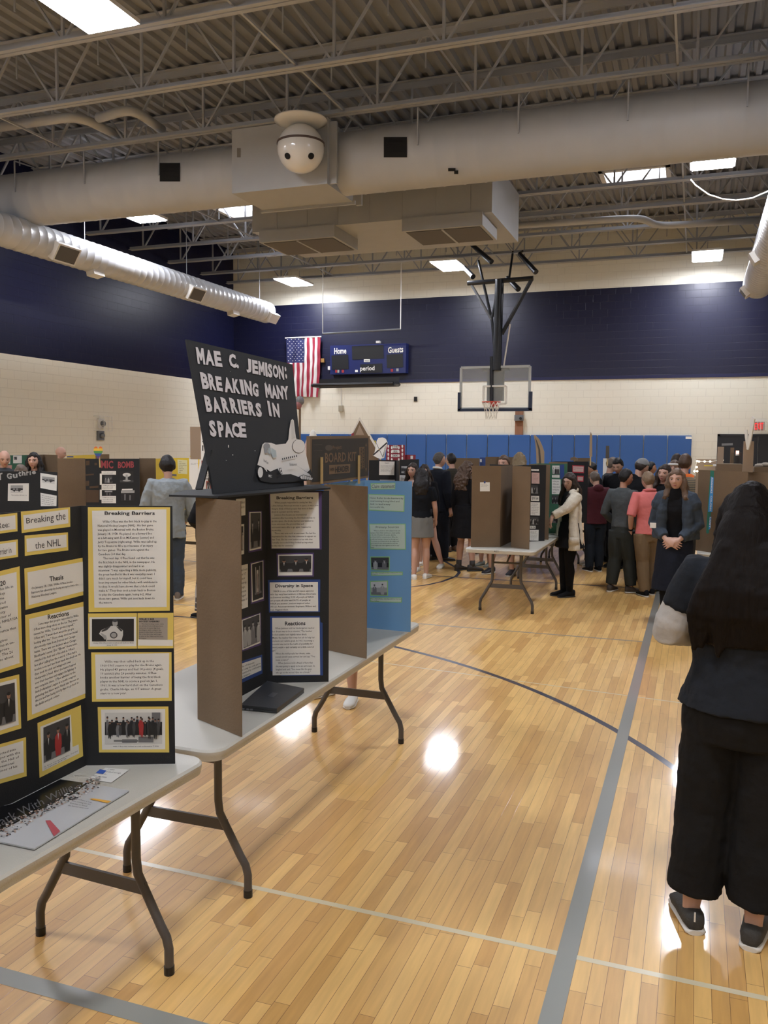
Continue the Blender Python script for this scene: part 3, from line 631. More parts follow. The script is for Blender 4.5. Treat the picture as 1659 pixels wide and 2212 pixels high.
def board(label,pts,mi_,mo=BROWN,z0=ZT,h=.895,inside=None,names=('side_panel','center_panel','side_panel'),name='display_board',cat='display board'):
    cx=sum(p[0] for p in pts)/len(pts); cy=sum(p[1] for p in pts)/len(pts)
    if inside is None:
        mx=((pts[0][0]+pts[-1][0])/2,(pts[0][1]+pts[-1][1])/2); inside=(mx[0]*2-(pts[1][0]+pts[-2][0])/2,mx[1]*2-(pts[1][1]+pts[-2][1])/2)
    t=thing(name,label,cat,(cx,cy,z0)); P=[panel(t,names[i] if i<len(names) else 'side_panel',pts[i],pts[i+1],z0,z0+h,mi_,mo,inside) for i in range(len(pts)-1)]
    return t,P
class Sh:   # one sheet glued on a panel, drawn from picture points
    def __init__(s,pp,f=None,o=.0028): s.obj,s.pl=pp; s.m=MB(); s.o=o; s.f=f or (lambda x,y:(x,y)); s.n=s.pl.n; s.k=0
    def q(s,pts): return [s.pl.at(*s.f(x,y),off=s.o) for x,y in pts]
    def poly(s,pts,m): s.m.poly(s.q(pts),m); s.o+=.0005; return s
    def text(s,t,pts,m=INK,bold=0,res=2): qtext(s.m,t,s.q(pts),m,bold,res); s.o+=.0002; return s
    def block(s,l,pts,m=INK,res=0): qblock(s.m,l,s.q(pts),m,.004,res); s.o+=.0002; return s
    def photo(s,pts,seed,**k): photo(s.m,s.q(pts),s.n,seed,**k); s.o+=.0008; return s
    def done(s,name='paper'): return s.m.build(name,s.obj)
F1=lambda x,y:(x/3.302,y/3.302+1050)
F4=lambda x,y:(x/2.9625+360,y/2.9625+1040)
# --- near yellow / black hockey board
t,P=board('black three-panel board with yellow-mounted papers on hockey, nearest at left',[(-1.74,1.60),(-1.94,1.75),(-1.93,2.345),(-1.655,2.468)],BLACKB,BLACKB,h=.893)
RW,CP=P[2],P[1]
s=Sh(RW,F1).poly(((628,150),(1215,150),(1212,888),(634,898)),YELC).poly(((658,175),(1188,165),(1190,862),(675,866)),WHITE).text('Breaking Barriers',((748,180),(1106,180),(1106,212),(748,212)),bold=.025)
s.block(["      Willie O'Ree was the first black to play in the","National Hockey League (NHL). His first game","was played in Montreal with the Boston Bruins,","January 18, 1958. He played on a forward line","as a left-wing with Don McKenney (center) and","Jerry Toppazzini (right-wing). Willie was called up","by the Bruins to fill a spot because of an injury","for two games. The Bruins won against the","Canadiens 3-0 that day.","      The next day, O'Ree found out that he was","the first black in the NHL in the newspaper. He","was slightly disappointed and said in an","interview: \"I was expecting a little more publicity,","the press handled it like it was everyday news. I","didn't care much for myself, but it could have","been important for other blacks with ambitions in","hockey. It would have shown that a black could","make it.\" They then took a train back to Boston","to play the Canadiens again, losing 6-2. After","those two games, Willie got sent back down to","the minors."],((698,238),(1162,234),(1168,840),(708,844))).done()
Sh(RW,F1).poly(((630,908),(978,905),(978,1158),(632,1162)),YELC).poly(((640,935),(972,932),(974,1140),(642,1143)),WHITE).photo(((658,947),(957,945),(957,1105),(658,1106)),3,kind='player').block(["Hockey, Willie O'Ree in action in uniform with the Boston Bruins","                                January 18, 1958"],((668,1110),(958,1108),(958,1138),(668,1140))).done()
s=Sh(RW,F1).poly(((982,905),(1238,903),(1238,1155),(982,1158)),YELC).poly(((986,1092),(1234,1095),(1234,1138),(986,1136)),WHITE).poly(((990,937),(1197,937),(1197,1095),(990,1092)),mat('newsprint','9B9389',.8))
s.text('WILLIE O REE',((994,940),(1100,940),(1100,953),(994,953)),bold=.03,res=0).text('HOCKEY BARRIERS',((994,958),(1140,958),(1140,969),(994,969)),bold=.03,res=0).block(["     The last hockey news came","on, all the Boston Bruins have","rumored of yesterday; but","handling is with a player the","meant in the black of hockey","He is the first that will begin","to play in the National Hockey","in League."],((992,974),(1196,974),(1190,1092),(992,1090))).done('clipping')
Sh(RW,F1).poly(((652,1185),(1224,1183),(1226,1530),(658,1537)),YELC).poly(((680,1200),(1208,1190),(1205,1508),(688,1518)),WHITE).block(["     Willie was then called back up in the","1960-1961 season to play for the Bruins again.","He played 43 games and had 14 points (4 goals,","10 assists) plus 26 penalty minutes. O'Ree","broke another barrier of being the first black","player in the NHL to score a goal on Jan 1,","1961. It was a low hard shot on the Canadiens","goalie, Charlie Hodge, an OT winner. A great","start to a new year."],((715,1236),(1168,1230),(1168,1485),(718,1490))).done()
Sh(RW,F1).poly(((698,1575),(1202,1570),(1208,1898),(708,1898)),YELC).poly(((722,1592),(1180,1588),(1180,1875),(730,1877)),WHITE).photo(((750,1615),(1158,1612),(1158,1835),(750,1835)),5,kind='crowd',color=True).block(['Willie O Ree visits students at a rink on November 7, 2018'],((808,1845),(1132,1843),(1132,1862),(808,1862))).done()
for yq,wq,tx,tq in((((143,182),(495,150),(497,290),(150,335)),((160,208),(480,165),(482,265),(165,312)),'Breaking the',((180,228),(460,182),(462,256),(182,280))),
   (((170,352),(480,330),(482,458),(172,498)),((182,375),(468,345),(470,435),(186,470)),'the NHL',((243,402),(425,374),(427,425),(245,448))),
   (((-260,232),(118,190),(120,322),(-260,372)),((-240,250),(103,208),(106,306),(-240,350)),"Willie O'Ree:",((-215,285),(58,250),(60,292),(-215,335))),
   (((-150,415),(122,380),(124,505),(-150,545)),((-135,432),(108,396),(110,490),(-135,528)),'Color Barrier in',((-120,462),(73,432),(75,476),(-120,512)))):
    Sh(CP,F1).poly(yq,YELC).poly(wq,WHITE).text(tx,tq,bold=.0).done('title_card')
Sh(CP,F1).poly(((168,588),(605,507),(610,772),(177,883)),YELC).poly(((190,615),(590,538),(597,748),(198,850)),WHITE).text('Thesis',((345,645),(445,630),(446,665),(347,681)),bold=.02).block(["On January 18, 1958, Willie O'Ree broke","barriers for diversity by being accepted into the","National Hockey League."],((216,712),(552,660),(552,740),(218,806))).done()
Sh(CP,F1).poly(((174,920),(612,820),(630,1500),(190,1675)),YELC).poly(((202,948),(590,858),(604,1478),(222,1630)),WHITE).text('Reactions',((333,917),(484,888),(486,922),(335,951)),bold=.02).block(["       Some ways that people responded to Willie","O'Ree were cheap shots on the ice. They were","normal for Willie. \"I had to protect myself,\"","O'Ree said, \"I knew there would be people","looking after me.\" Those cheap shots and racial","slurs mostly came from Detroit and Chicago","teams. There was one incident when Chicago","Blackhawks' center, Eric \"Elbows\" Nesterenko,","smashed the butt end of his stick in O'Ree's","face after calling him the n-word. O'Ree had a","broken nose and two front teeth knocked out. He","then took his stick and whipped it over","Nesterenko's head. After, the teams hopped","over their benches and engaged in fighting. It","was complete chaos. O'Ree admitted to the","Anti-Defamation League at a youth congress","gathering that there were 'black cats thrown on","the ice and him being told by fans to go back to","the fields and pick cotton.'"],((232,975),(590,900),(598,1420),(246,1580))).done()
Sh(CP,F1).poly(((262,1690),(572,1562),(588,1925),(277,2080)),YELC).poly(((282,1716),(500,1630),(512,1860),(555,1842),(560,1905),(296,2035)),WHITE).photo(((302,1722),(490,1645),(494,1885),(305,1975)),9,color=True).block(['O Ree receiving the Order','of Canada (2010)'],((302,1998),(550,1878),(552,1905),(304,2025))).done()
Sh(CP,F1).poly(((-230,660),(135,572),(158,1283),(-230,1400)),YELC).poly(((-210,690),(112,612),(134,1262),(-210,1370)),WHITE).text('1998 - 2020',((-160,715),(32,670),(34,705),(-160,752)),bold=.02).block(["Willie has lived his life in","San Diego. Hockey","players have come","to him. He inspired","diversity at the same","time as community","youth. The director of","diversity for the NHL/USA","He has about 26","programs in America that","kids can play.","    He says and gives","back to minorities in un-","der areas to improve","their own skills. The 26","programs help to about","120,000."],((-190,760),(112,690),(125,1250),(-190,1345))).done()
Sh(CP,F1).poly(((-190,1420),(132,1342),(147,1727),(-190,1830)),YELC).poly(((-170,1445),(112,1372),(128,1702),(-170,1795)),WHITE).photo(((-150,1460),(97,1400),(105,1675),(-150,1755)),11,color=True).done()
Sh(CP,F1).poly(((-230,1900),(180,1790),(185,2068),(-230,2185)),YELC).poly(((-210,1925),(160,1815),(165,2040),(-210,2150)),WHITE).block(["Willie was inducted into","the hockey player with the","NHL (2018) in the Hall of","Fame. A Congressional","Medal bill in honor of his","legacy and"],((-190,1945),(135,1850),(140,2035),(-190,2130))).done()
# --- space board
PURP=mat('purple_card','4A3A68',.75); BLUC=mat('blue_card','26427F',.75)
t,P=board('tall brown-backed three-panel board lined black, with a laptop before it',[(-1.575,2.79),(-1.845,2.915),(-1.835,3.475),(-1.575,3.605)],BLACKB,BROWN,h=.893)
RW,CP=P[2],P[1]
Sh(RW,F4).poly(((655,66),(992,66),(992,435),(668,432)),PURP).poly(((662,68),(972,70),(978,428),(672,428)),WHITE).text('Breaking Barriers',((703,95),(937,93),(937,118),(703,120)),bold=.025).block(["     When people responded to seeing her like","a first African American woman in space, it was a new","thing to think of black people that were in there,","most in a power and the writer.","     Jemison first became an international","sensation after becoming the first black woman to","go into space. She broke barriers and wanted to","be an astronaut. She proved that and","astronauts were able to go again. I wanted to","be worthy.","     There was even such an astronaut. She had the","inspiration for the idea that someone to appear on","Star Trek. She has now leaders in her title that","\"actually succeeded if they looked an important","to the rule for everyone.\""],((672,125),(975,122),(978,418),(672,420))).done()
Sh(RW,F4).poly(((703,460),(942,455),(942,608),(708,608)),PURP).poly(((712,468),(934,465),(932,600),(714,602)),WHITE).photo(((720,475),(926,473),(925,578),(722,580)),13,color=True).done()
Sh(RW,F4).poly(((648,630),(983,627),(980,835),(655,838)),BLUC).poly(((660,645),(968,642),(970,830),(662,830)),WHITE).text('Diversity in Space',((695,658),(936,655),(936,681),(695,684)),bold=.025).block(["     NASA is one of the world's space agencies","who has very few numbers of African Americans","and women working. 5.3% of people at NASA","are people of color and 14.7% of people at","NASA are women. Jemison inspired other","African American women: Stephanie Wilson and","Joan Higginbotham."],((663,692),(966,688),(966,826),(664,830))).done()
Sh(RW,F4).poly(((662,862),(980,860),(985,900),(997,905),(1000,1240),(735,1243),(700,1225),(666,1210)),BLUC).poly(((675,872),(978,870),(982,1236),(678,1240)),WHITE).text('Reactions',((757,895),(888,893),(888,919),(757,921)),bold=.025).block(["     When Jemison told her kindergarten teacher","her dream was to be a scientist, \"The teacher","looked puzzled and slightly taken aback.","Maybe the teacher felt it was her job to help her","students set realistic goals. In 1961, becoming a","scientist was not in the realm of possibility for","most people -- and certainly not a little colored","girl.\"","     When she told people her dream, some","     people would even correct her and say, \"You","     mean a nurse?\"","         When Jemison told a friend of hers that","     she was going to apply to be an astronaut, he","     laughed and said, \"You mean like the guys","     who go to the moon? Give me a break.\""],((675,928),(975,925),(978,1228),(680,1232))).done()
for q,k,sd in((((520,190),(607,188),(607,440),(520,456)),'people',15),(((530,520),(620,500),(622,762),(535,786)),'shuttle',16),(((470,880),(600,838),(602,1045),(475,1090)),'people',17)):
    e=lambda p,d:[(p[0][0]+d,p[0][1]+d),(p[1][0]-d,p[1][1]+d),(p[2][0]-d,p[2][1]-d*2),(p[3][0]+d,p[3][1]-d*2)]
    Sh(CP,F4).poly(q,PURP).poly(e(q,6),WHITE).photo(e(q,11),sd,kind=k).done('picture')
Sh(CP,F4).poly(((440,112),(500,108),(500,216),(440,222)),WHITE).block(['First black','woman in','space'],((450,120),(496,116),(496,205),(450,212))).done()
Sh(CP,F4).poly(((440,278),(492,272),(492,464),(440,476)),WHITE).photo(((440,290),(486,286),(486,440),(440,450)),19).done('picture')
Sh(CP,F4).poly(((430,545),(516,528),(517,803),(430,832)),WHITE).block(["She was born","October 17","in Decatur","and grew up","in Chicago.","Her parents","encouraged","her dream of","science."],((440,560),(512,545),(512,790),(440,812))).done()
Sh(CP,F4).poly(((430,1165),(608,1108),(610,1228),(430,1310)),BLUC).poly(((430,1180),(600,1124),(602,1208),(430,1285)),WHITE).block(["Examples of diversity:","Jemison being the only girl in","NASA wanted by challenging","     Mae Jemison"],((440,1185),(596,1135),(598,1205),(440,1278))).done()
# shelf and poster on top
ZS=1.641
t=thing('header_shelf','thin black cardboard shelf lying on top of the tall brown-backed board','shelf',(-1.8,3.0,ZS))
MB().add([onZ(x_,y_,ZS)+V((0,0,dz_)) for dz_ in(0,.008) for x_,y_ in((365,1073),(471,1076),(714,1057),(692,1049.5),(402,1062))],[(0,4,3,2,1),(5,6,7,8,9)]+[(i,(i+1)%5,(i+1)%5+5,i+5) for i in range(5)],BLACKB).build('tray',t)
ZP=ZS+.009
B0=onZ(462,1067,ZP); B1=onZ(657,1049,ZP); base=(B1-B0).normalized(); back=V((-base.y,base.x,0)); 
tl=math.radians(9); upv=V((0,0,1))*math.cos(tl)+back*math.sin(tl); pn=base.cross(upv).normalized()
PP=Plane(B0,pn)
t=thing('header_poster','black foam poster about a space pioneer with white cut-out letters and a shuttle','poster',tuple(B0))
qp=[PP.at(*p) for p in((403,733),(632,787),(657,1049),(462,1067))]; m=MB(); nb=-PP.n*.008
m.add(qp+[p+nb for p in qp],[(0,1,2,3),(7,6,5,4),(0,4,5,1),(1,5,6,2),(2,6,7,3),(3,7,4,0)],mat('foam_board_black','1B1F24',.8,bump=.1,bscale=300)); po=m.build('foam_board',t)
F3=lambda x,y:(x/4.484+350,y/4.484+700)
LW=mat('cutout_white','CFCDD2',.75)
def let(s,q):
    vs,fs,bb=tgeo(s,.05,2) if s!='M' else ([(0,0),(.03,1),(.28,1),(.5,.6),(.72,1),(.97,1),(1,0),(.74,0),(.73,.52),(.58,.22),(.42,.22),(.27,.52),(.26,0)],[(0,12,11,1),(1,11,2),(2,11,10,3),(3,10,9),(3,9,8,4),(4,8,5),(5,8,7,6)],(0,0,1,1)); Q=[PP.at(*F3(x,y),off=.0025) for x,y in q]; mm=MB()
    f=lambda x,y:bil(Q,(x-bb[0])/(bb[2]-bb[0]),1-(y-bb[1])/(bb[3]-bb[1]))
    top=[f(x,y) for x,y in vs]; mm.add(top,fs,LW); mm.build('lettering',t)
for s,q in(('M',((318,222),(398,238),(415,395),(342,384))),('A',((412,245),(480,258),(505,405),(420,395))),('E',((492,258),(558,268),(582,418),(512,410))),('C.',((637,282),(725,298),(742,432),(650,420))),('J',((805,325),(858,345),(862,478),(815,468))),('E',((866,345),(920,358),(930,490),(872,480))),('M',((925,358),(985,370),(995,502),(935,492))),('I',((990,372),(1012,378),(1020,512),(1000,508))),('S',((1018,380),(1060,390),(1068,522),(1022,515))),('O',((1064,388),(1118,402),(1128,528),(1072,520))),('N',((1120,400),(1170,412),(1180,542),(1130,532))),(':',((1180,412),(1197,416),(1208,532),(1192,528))),
  ('B',((360,465),(432,480),(458,635),(388,628))),('R',((436,478),(500,492),(522,645),(460,636))),('E',((508,505),(568,512),(585,655),(528,646))),('A',((592,512),(650,522),(690,670),(606,660))),('K',((672,525),(735,540),(755,678),(690,668))),('I',((742,535),(775,540),(800,685),(768,680))),('N',((785,538),(858,555),(872,698),(808,688))),('G',((868,565),(925,580),(932,708),(875,698))),('M',((985,572),(1045,585),(1065,720),(1002,712))),('A',((1055,590),(1095,598),(1120,728),(1062,722))),('N',((1100,592),(1160,602),(1172,730),(1120,725))),('Y',((1150,600),(1215,602),(1222,735),(1180,730))),
  ('B',((398,688),(462,700),(488,855),(428,850))),('A',((480,705),(530,715),(575,862),(500,856))),('R',((558,708),(630,722),(655,862),(590,858))),('R',((642,712),(712,728),(740,870),(672,862))),('I',((720,728),(745,732),(768,872),(748,870))),('E',((752,732),(812,745),(832,882),(782,876))),('R',((820,745),(885,755),(905,892),(842,884))),('S',((895,760),(950,768),(968,905),(912,898))),('I',((1012,742),(1035,748),(1060,895),(1035,890))),('N',((1058,762),(1125,772),(1138,908),(1080,898))),
  ('S',((443,930),(505,935),(530,1095),(465,1090))),('P',((525,938),(578,945),(612,1098),(548,1095))),('A',((592,945),(650,950),(692,1100),(608,1098))),('C',((665,952),(735,960),(755,1100),(680,1092))),('E',((732,952),(802,958),(815,1102),(750,1098)))):
    let(s,q)
sh=MB(); so=.004
def sp(pts,m,d=.0008):
    global so
    sh.poly([PP.at(*F3(x,y),off=so) for x,y in pts],m); so+=d
SW=mat('paint_white','D8D6D2',.7); SG=mat('paint_grey','8C8F93',.7); SK=mat('paint_black','101114',.7)
def arcp(cx,cy,rx,ry,n=16): return [(cx+rx*math.cos(2*PI*i/n),cy+ry*math.sin(2*PI*i/n)) for i in range(n)]
sp(((905,1390),(940,1370),(1000,1440),(1110,1400),(1240,1450),(1310,1480),(1410,1520),(1250,1530),(1050,1540),(950,1520),(908,1460)),SK)
sp(((962,1170),(985,1150),(1050,1152),(1095,1170),(1190,1160),(1215,1120),(1225,1020),(1240,935),(1255,922),(1268,935),(1280,1040),(1290,1110),(1350,1130),(1378,1200),(1385,1260),(1420,1400),(1435,1490),(1400,1480),(1310,1480),(1240,1455),(1140,1460),(1110,1400),(1040,1430),(985,1395),(915,1365),(945,1250)),SW)
sp(((1240,930),(1262,940),(1275,1090),(1292,1098),(1245,1120)),mat('paint_white2','C8C6C2',.7)); sp(arcp(1312,1185,64,68),SK); sp(arcp(1312,1185,61,65),SW)
sp(arcp(1000,1185,32,30),SG); sp(((975,1200),(1000,1195),(1008,1250),(980,1255)),SG); sp(((1012,1205),(1035,1200),(1030,1262),(1012,1255)),mat('glass_pale','A9B6BA',.5)); sp(((1040,1200),(1085,1230),(1090,1290),(1055,1300),(1035,1250)),mat('glass_pale','A9B6BA',.5))
for i in range(8): x=1142+19*i; y=1302-4*i; sp(((x,y),(x+9,y-2),(x+10,y+16),(x+1,y+18)),SK,.0001)
sp(arcp(930,1440,25,52),SW); sp(((1110,1400),(1132,1396),(1142,1455),(1122,1465)),SK); sp(((1116,1405),(1130,1402),(1137,1450),(1124,1456)),SW,.001); sp(arcp(1127,1428,5,12,8),SK)
for x,y in((948,1375),(958,1390),(970,1405)): sp(((x,y),(x+14,y+5),(x+20,y+30),(x+8,y+25)),SW,.0001)
sp(((1300,1480),(1340,1462),(1436,1492),(1428,1520),(1320,1512)),SK); sp(((1306,1484),(1340,1468),(1430,1496),(1424,1515),(1322,1506)),SW)
for i in range(6): x=1328+17*i; sp(((x,1474),(x+4,1475),(x+10,1512),(x+6,1512)),SK,.0001)
sp(((1275,1375),(1278,1378),(1390,1450),(1388,1453)),SK); sp(((1375,1440),(1405,1410),(1425,1470),(1420,1485)),SK)
def pt(s,q,m): 
    global so
    qtext(sh,s,[PP.at(*F3(x,y),off=so) for x,y in q],m,.01); so+=.0005
pt('Endeavour',((1200,1352),(1272,1350),(1272,1376),(1202,1380)),SK); pt('MJC',((995,1462),(1028,1468),(1026,1500),(993,1494)),SW); pt('United States',((945,1310),(992,1340),(990,1366),(943,1335)),SK); 
sp(((598,1178),(606,1178),(606,1204),(598,1204)),SW); sp(arcp(641,1275,5,5,8),SW); sp(arcp(575,1330,3,3,8),SW); sp(arcp(855,1235,4,4,8),SW); sp(arcp(958,573,3,3,8),SW); sp(arcp(612,470,2,3,8),SW)
sh.build('shuttle_drawing',t)
sA=PP.at(*F3(480,1220),off=-.012); sB=onZ(430,1068,ZP); MB().bar(sA,V((sB.x,sB.y,ZP+.02)),.03,.008,BLACKB,up=(0,1,0)).build('strut',t)
# laptop
t=thing('laptop','closed dark grey laptop lying in front of the black-lined board','laptop',(-1.7,3.28,ZT))
lq=[onZ(px,py,ZT+.02) for px,py in((519,1523),(598,1531),(657,1487),(577,1471))]
def slabq(q,z0,z1,m,ins=0):
    c=sum(q,V((0,0,0)))/4; Q=[p+(c-p)*ins for p in q]; b=MB(); lo=[V((p.x,p.y,z0)) for p in Q];hi=[V((p.x,p.y,z1)) for p in Q]
    return b.add(lo+hi,[(0,1,2,3),(7,6,5,4)]+[(i,i+4,(i+1)%4+4,(i+1)%4) for i in range(4)],m)
LAP=mat('laptop_grey','2E3033',.45); slabq(lq,ZT,ZT+.011,LAP,.01).build('base',t); slabq(lq,ZT+.012,ZT+.021,LAP).build('lid',t)
b=MB(); slabq(sub(lq,.42,.42,.58,.6),ZT+.0211,ZT+.0215,mat('logo_grey','3C3E42',.3)).build('logo',t)
for i,u in enumerate((.08,.2,.3)):
    p=bil(lq,u,0)*1; p=bil([lq[0],lq[1],lq[2],lq[3]],u,.0); MB().box((p.x-.004,p.y-.004,ZT+.003),(p.x+.008,p.y+.002,ZT+.009),GREYM).build('port',t)
# --- blue board
BLU=mat('blue_board','6C97BD',.7); GRC=mat('green_mount','8FC07A',.75); PGP=mat('pale_green_paper','B9C7B6',.75)
t,P=board('light blue three-panel board with green-edged papers and a plain brown back wing',[(-1.565,4.07),(-1.855,4.18),(-1.855,4.77),(-1.55,4.755)],BLU,BROWN,h=.893)
RW=P[2]
Sh(RW,F4).poly(((1306,12),(1465,8),(1463,50),(1308,52)),GRC).poly(((1311,16),(1461,12),(1460,46),(1312,48)),PGP).text('Claim statement',((1314,20),(1460,17),(1459,42),(1315,43))).done('title_card')
def gp(q,lines,tq,title=None,ttq=None):
    c=(sum(p[0] for p in q)/4,sum(p[1] for p in q)/4); s=Sh(RW,F4).poly(q,GRC).poly([(p[0]+(5 if p[0]<c[0] else -5),p[1]+(5 if p[1]<c[1] else -5)) for p in q],PGP)
    if title: s.text(title,ttq)
    s.block(lines,tq); return s.done()
gp(((1292,80),(1524,88),(1522,195),(1294,185)),["Helen Keller broke barriers by","overcoming being blind and","deaf, to lead a very","successful life."],((1300,95),(1516,98),(1515,178),(1302,172)))
gp(((1297,270),(1530,270),(1532,436),(1305,434)),["         \"What you know to other citizens in the new","languages, Helen Keller went here to smart quickly","to the school however the people called the","words and told for communications. When she","actually was learning to discuss her through and","\"You know now it meant tall she the religion and","one in hand of color success with the mind the","\"Your imagine has come together and we're very\"","happy."],((1302,308),(1526,308),(1528,430),(1308,428)),'Primary Sources',((1340,285),(1488,284),(1488,302),(1340,303)))
Sh(RW,F4).poly(((1304,480),(1429,480),(1428,571),(1308,567)),GRC).photo(((1309,486),(1424,486),(1423,565),(1312,562)),21).done('picture')
gp(((1308,577),(1512,577),(1512,600),(1310,604)),['Helen Keller learning from Anne in Library-School and','Teaching it.'],((1310,579),(1508,579),(1508,600),(1312,600)))
Sh(RW,F4).poly(((1302,636),(1418,633),(1418,733),(1305,730)),GRC).photo(((1308,642),(1412,639),(1412,727),(1310,724)),22,dark=False).done('picture')
gp(((1303,741),(1507,741),(1505,775),(1303,772)),['This is Helen Keller debating with her beloved','Anne Sullivan'],((1306,744),(1503,744),(1501,772),(1306,770)))
# --- board kit header
n_=V((1,.06,0)).normalized(); KP=Plane((-1.80,3.9,1.64),n_)
F6=lambda x,y:(x/3.95+640,y/3.95+880)
t=thing('header_box','flat brown box panel printed BOARD KIT standing on the blue board','header panel',(-1.83,4.3,1.64))
def kq(pts,o=0): return [KP.at(*F6(x,y),off=o) for x,y in pts]
q=kq(((118,245),(628,245),(616,600),(120,668))); m=MB(); m.add(q+[p-KP.n*.02 for p in q],[(0,1,2,3),(7,6,5,4),(0,4,5,1),(1,5,6,2),(2,6,7,3),(3,7,4,0)],BROWN); m.build('box_body',t)
KB=mat('print_black','26231F',.7); m=MB(); m.poly(kq(((133,272),(612,262),(615,582),(130,640)),.001),KB)
for s,q in(('BOARD KIT',((240,388),(510,378),(508,458),(242,474))),('Project',((308,328),(383,320),(383,362),(308,370)))): qtext(m,s,kq(q,.002),BROWN,.02)
m.poly(kq(((278,492),(458,484),(456,556),(278,572)),.002),BROWN); qtext(m,'HEADER',kq(((328,505),(448,496),(447,545),(328,556)),.003),KB,.03); qtext(m,'WITH',kq(((285,520),(320,516),(320,540),(285,544)),.003),KB,.03)
m.poly(kq(((535,340),(580,336),(580,520),(537,524)),.002),BROWN)
for k,(s,x) in enumerate((('HEADER',563),('INCLUDES',545))):
    qq=kq(((x,520),(x,345),(x+13,344),(x+13,519)),.003); qtext(m,s,[qq[0],qq[1],qq[2],qq[3]],KB,.03)
m.poly(kq(arcp(275,345,32,25),.002),mat('print_grey','4A443C',.7)); qtext(m,'ELMER',kq(((250,335),(300,333),(300,352),(250,354)),.003),KB,.02) if False else None
for a_,b_ in(((145,318),(220,316)),((145,368),(220,366)),): m.poly(kq((a_,b_,(b_[0],b_[1]+3),(a_[0],a_[1]+3)),.002),mat('print_grey','4A443C',.7))
m.poly(kq(((592,300),(600,330),(586,330)),.002),BROWN); m.poly(kq(((591,330),(594,330),(594,520),(591,520)),.002),BROWN); m.poly(kq(((586,520),(600,520),(592,550)),.002),BROWN)
m.build('printed_panel',t)
PINE=mat('pine','B79A66',.7)
for px,nm in((205,'clothespin holding the left end of the board kit header'),(524,'clothespin holding the right end of the board kit header')):
    a=KP.at(*F6(px,650),off=.008);b_=KP.at(*F6(px,(425 if px<300 else 410)),off=.008); c=thing('clothespin','wooden '+nm,'clothespin',tuple(a))
    MB().bar(a,b_,.012,.008,PINE).build('prong',c); MB().bar(a-KP.n*.045,b_-KP.n*.045,.012,.008,PINE).build('prong',c)
# ---------- card and magazine ----------
z=ZT+.001; F2=lambda x,y:(x/2.9625,y/2.9625+1580)
t=thing('index_card','small white note card with blue tape on the nearest table','note card',tuple(onZ(235,1672,z)))
q=[onZ(*F2(x,y),z) for x,y in((675,232),(828,245),(712,328),(563,304))]; m=MB(); m.poly(q,WHITE); qblock(m,['       1. name','    board check and sign','sources for','materials please','review sheet'],up_([q[0],q[1],q[2],q[3]],V((0,0,1)),.0004),INK,.0,0); m.build('card',t)
m=MB(); m.poly([onZ(*F2(x,y),z+.0006) for x,y in((640,242),(682,250),(660,272),(612,266))],mat('blue_tape','2E55A8',.6)); m.build('tape',t)
t=thing('magazine','open glossy sports magazine spread lying on the nearest table','magazine',tuple(onZ(120,1760,z)))
F=lambda pts,o=0:[onZ(*F2(x,y),z+.004+o) for x,y in pts]
MAGW=mat('glossy_page','B5B6B6',.25); m=MB(); base_=((0,480),(80,460),(385,305),(560,330),(825,378),(535,555),(220,750),(0,705),(-150,690),(-150,560)); lo=[p-V((0,0,.004)) for p in F(base_)]; hi=F(base_); n=len(base_)
m.add(lo+hi,[tuple(range(n-1,-1,-1)),tuple(range(n,2*n))]+[(i,(i+1)%n,(i+1)%n+n,i+n) for i in range(n)],MAGW); m.build('pages',t)
m=MB(); m.poly(F(((-150,560),(0,482),(80,462),(385,306),(562,332),(470,400),(300,480),(0,640),(-150,690)),.0006),mat('glossy_black','151618',.25))
qtext(m,'Shark With Willie',F(((-100,590),(455,335),(470,372),(-60,640)),.0012),mat('glossy_grey','5A5A5C',.3),.0)
R=random.Random(4)
for i in range(420):
    u=R.random(); w=R.uniform(-1,1); x=-20+u*660; y=690-u*350+w*(34+10*math.sin(u*9))-28; r=R.uniform(4,9)
    m.poly(F(arcp(x,y,r,r*.6,6),.0009+.0000015*i),R.choice((GRY[0],GRY[1],GRY[3],GRY[4],SKINP,mat('beige2','A8988A',.6))))
m.poly(F(((290,570),(322,568),(385,638),(345,670)),.002),mat('page_red','B0525A',.3)); m.poly(F(((570,432),(600,428),(712,445),(690,458)),.002),mat('page_orange','D9A23C',.3))
qblock(m,['Hall of Fame a long','time coming for the','first man to break','the barrier now told'],F(((480,420),(600,450),(560,500),(430,480)),.002),INK,0,0)
m.build('printed_page',t)
# ================= background boards =================
ZB=1.63
def pz(x,y,z=ZB): p=onZ(x,y,z); return (p.x,p.y)
def bg(label,pix,mi_,mo=BROWN,inside=(0,0),h=None,names=('side_panel','center_panel','side_panel'),z=ZB,z0=ZT):
    return board(label,[pz(x,y,z) if isinstance(x,(int,float)) and abs(x)>20 else (x,y) for x,y in pix],mi_,mo,z0=z0,h=z-z0,inside=inside,names=names)
F5=lambda x,y:(x/3.456,y/3.456+900)
GREEN=mat('green_board','2F5E48',.75); YEL=mat('yellow_board','D2B838',.7)
pm=V(pz(87,1018)+(0,)); 
t,P=board('black song-writer board with silver lettering, behind the hockey board',[(-5.15,4.45),(-5.08,4.78),(pm.x,pm.y),(-4.34,5.03)],BLACKB,BROWN,z0=ZT,h=ZB-ZT,inside=(0,0))
SILV=mat('silver_letters','A9ABAE',.35,metal=.3)
m=Sh(P[1],F5)
for s,q in(('T',((-15,425),(18,418),(20,468),(-12,478))),('G',((50,418),(90,425),(88,465),(52,465))),('u',((95,430),(130,426),(132,455),(98,462))),('t',((135,410),(158,405),(160,445),(138,448))),('h',((162,405),(190,402),(192,440),(165,440)))): m.text(s,q,SILV,.04)
m.done('lettering'); m=Sh(P[1],F5)
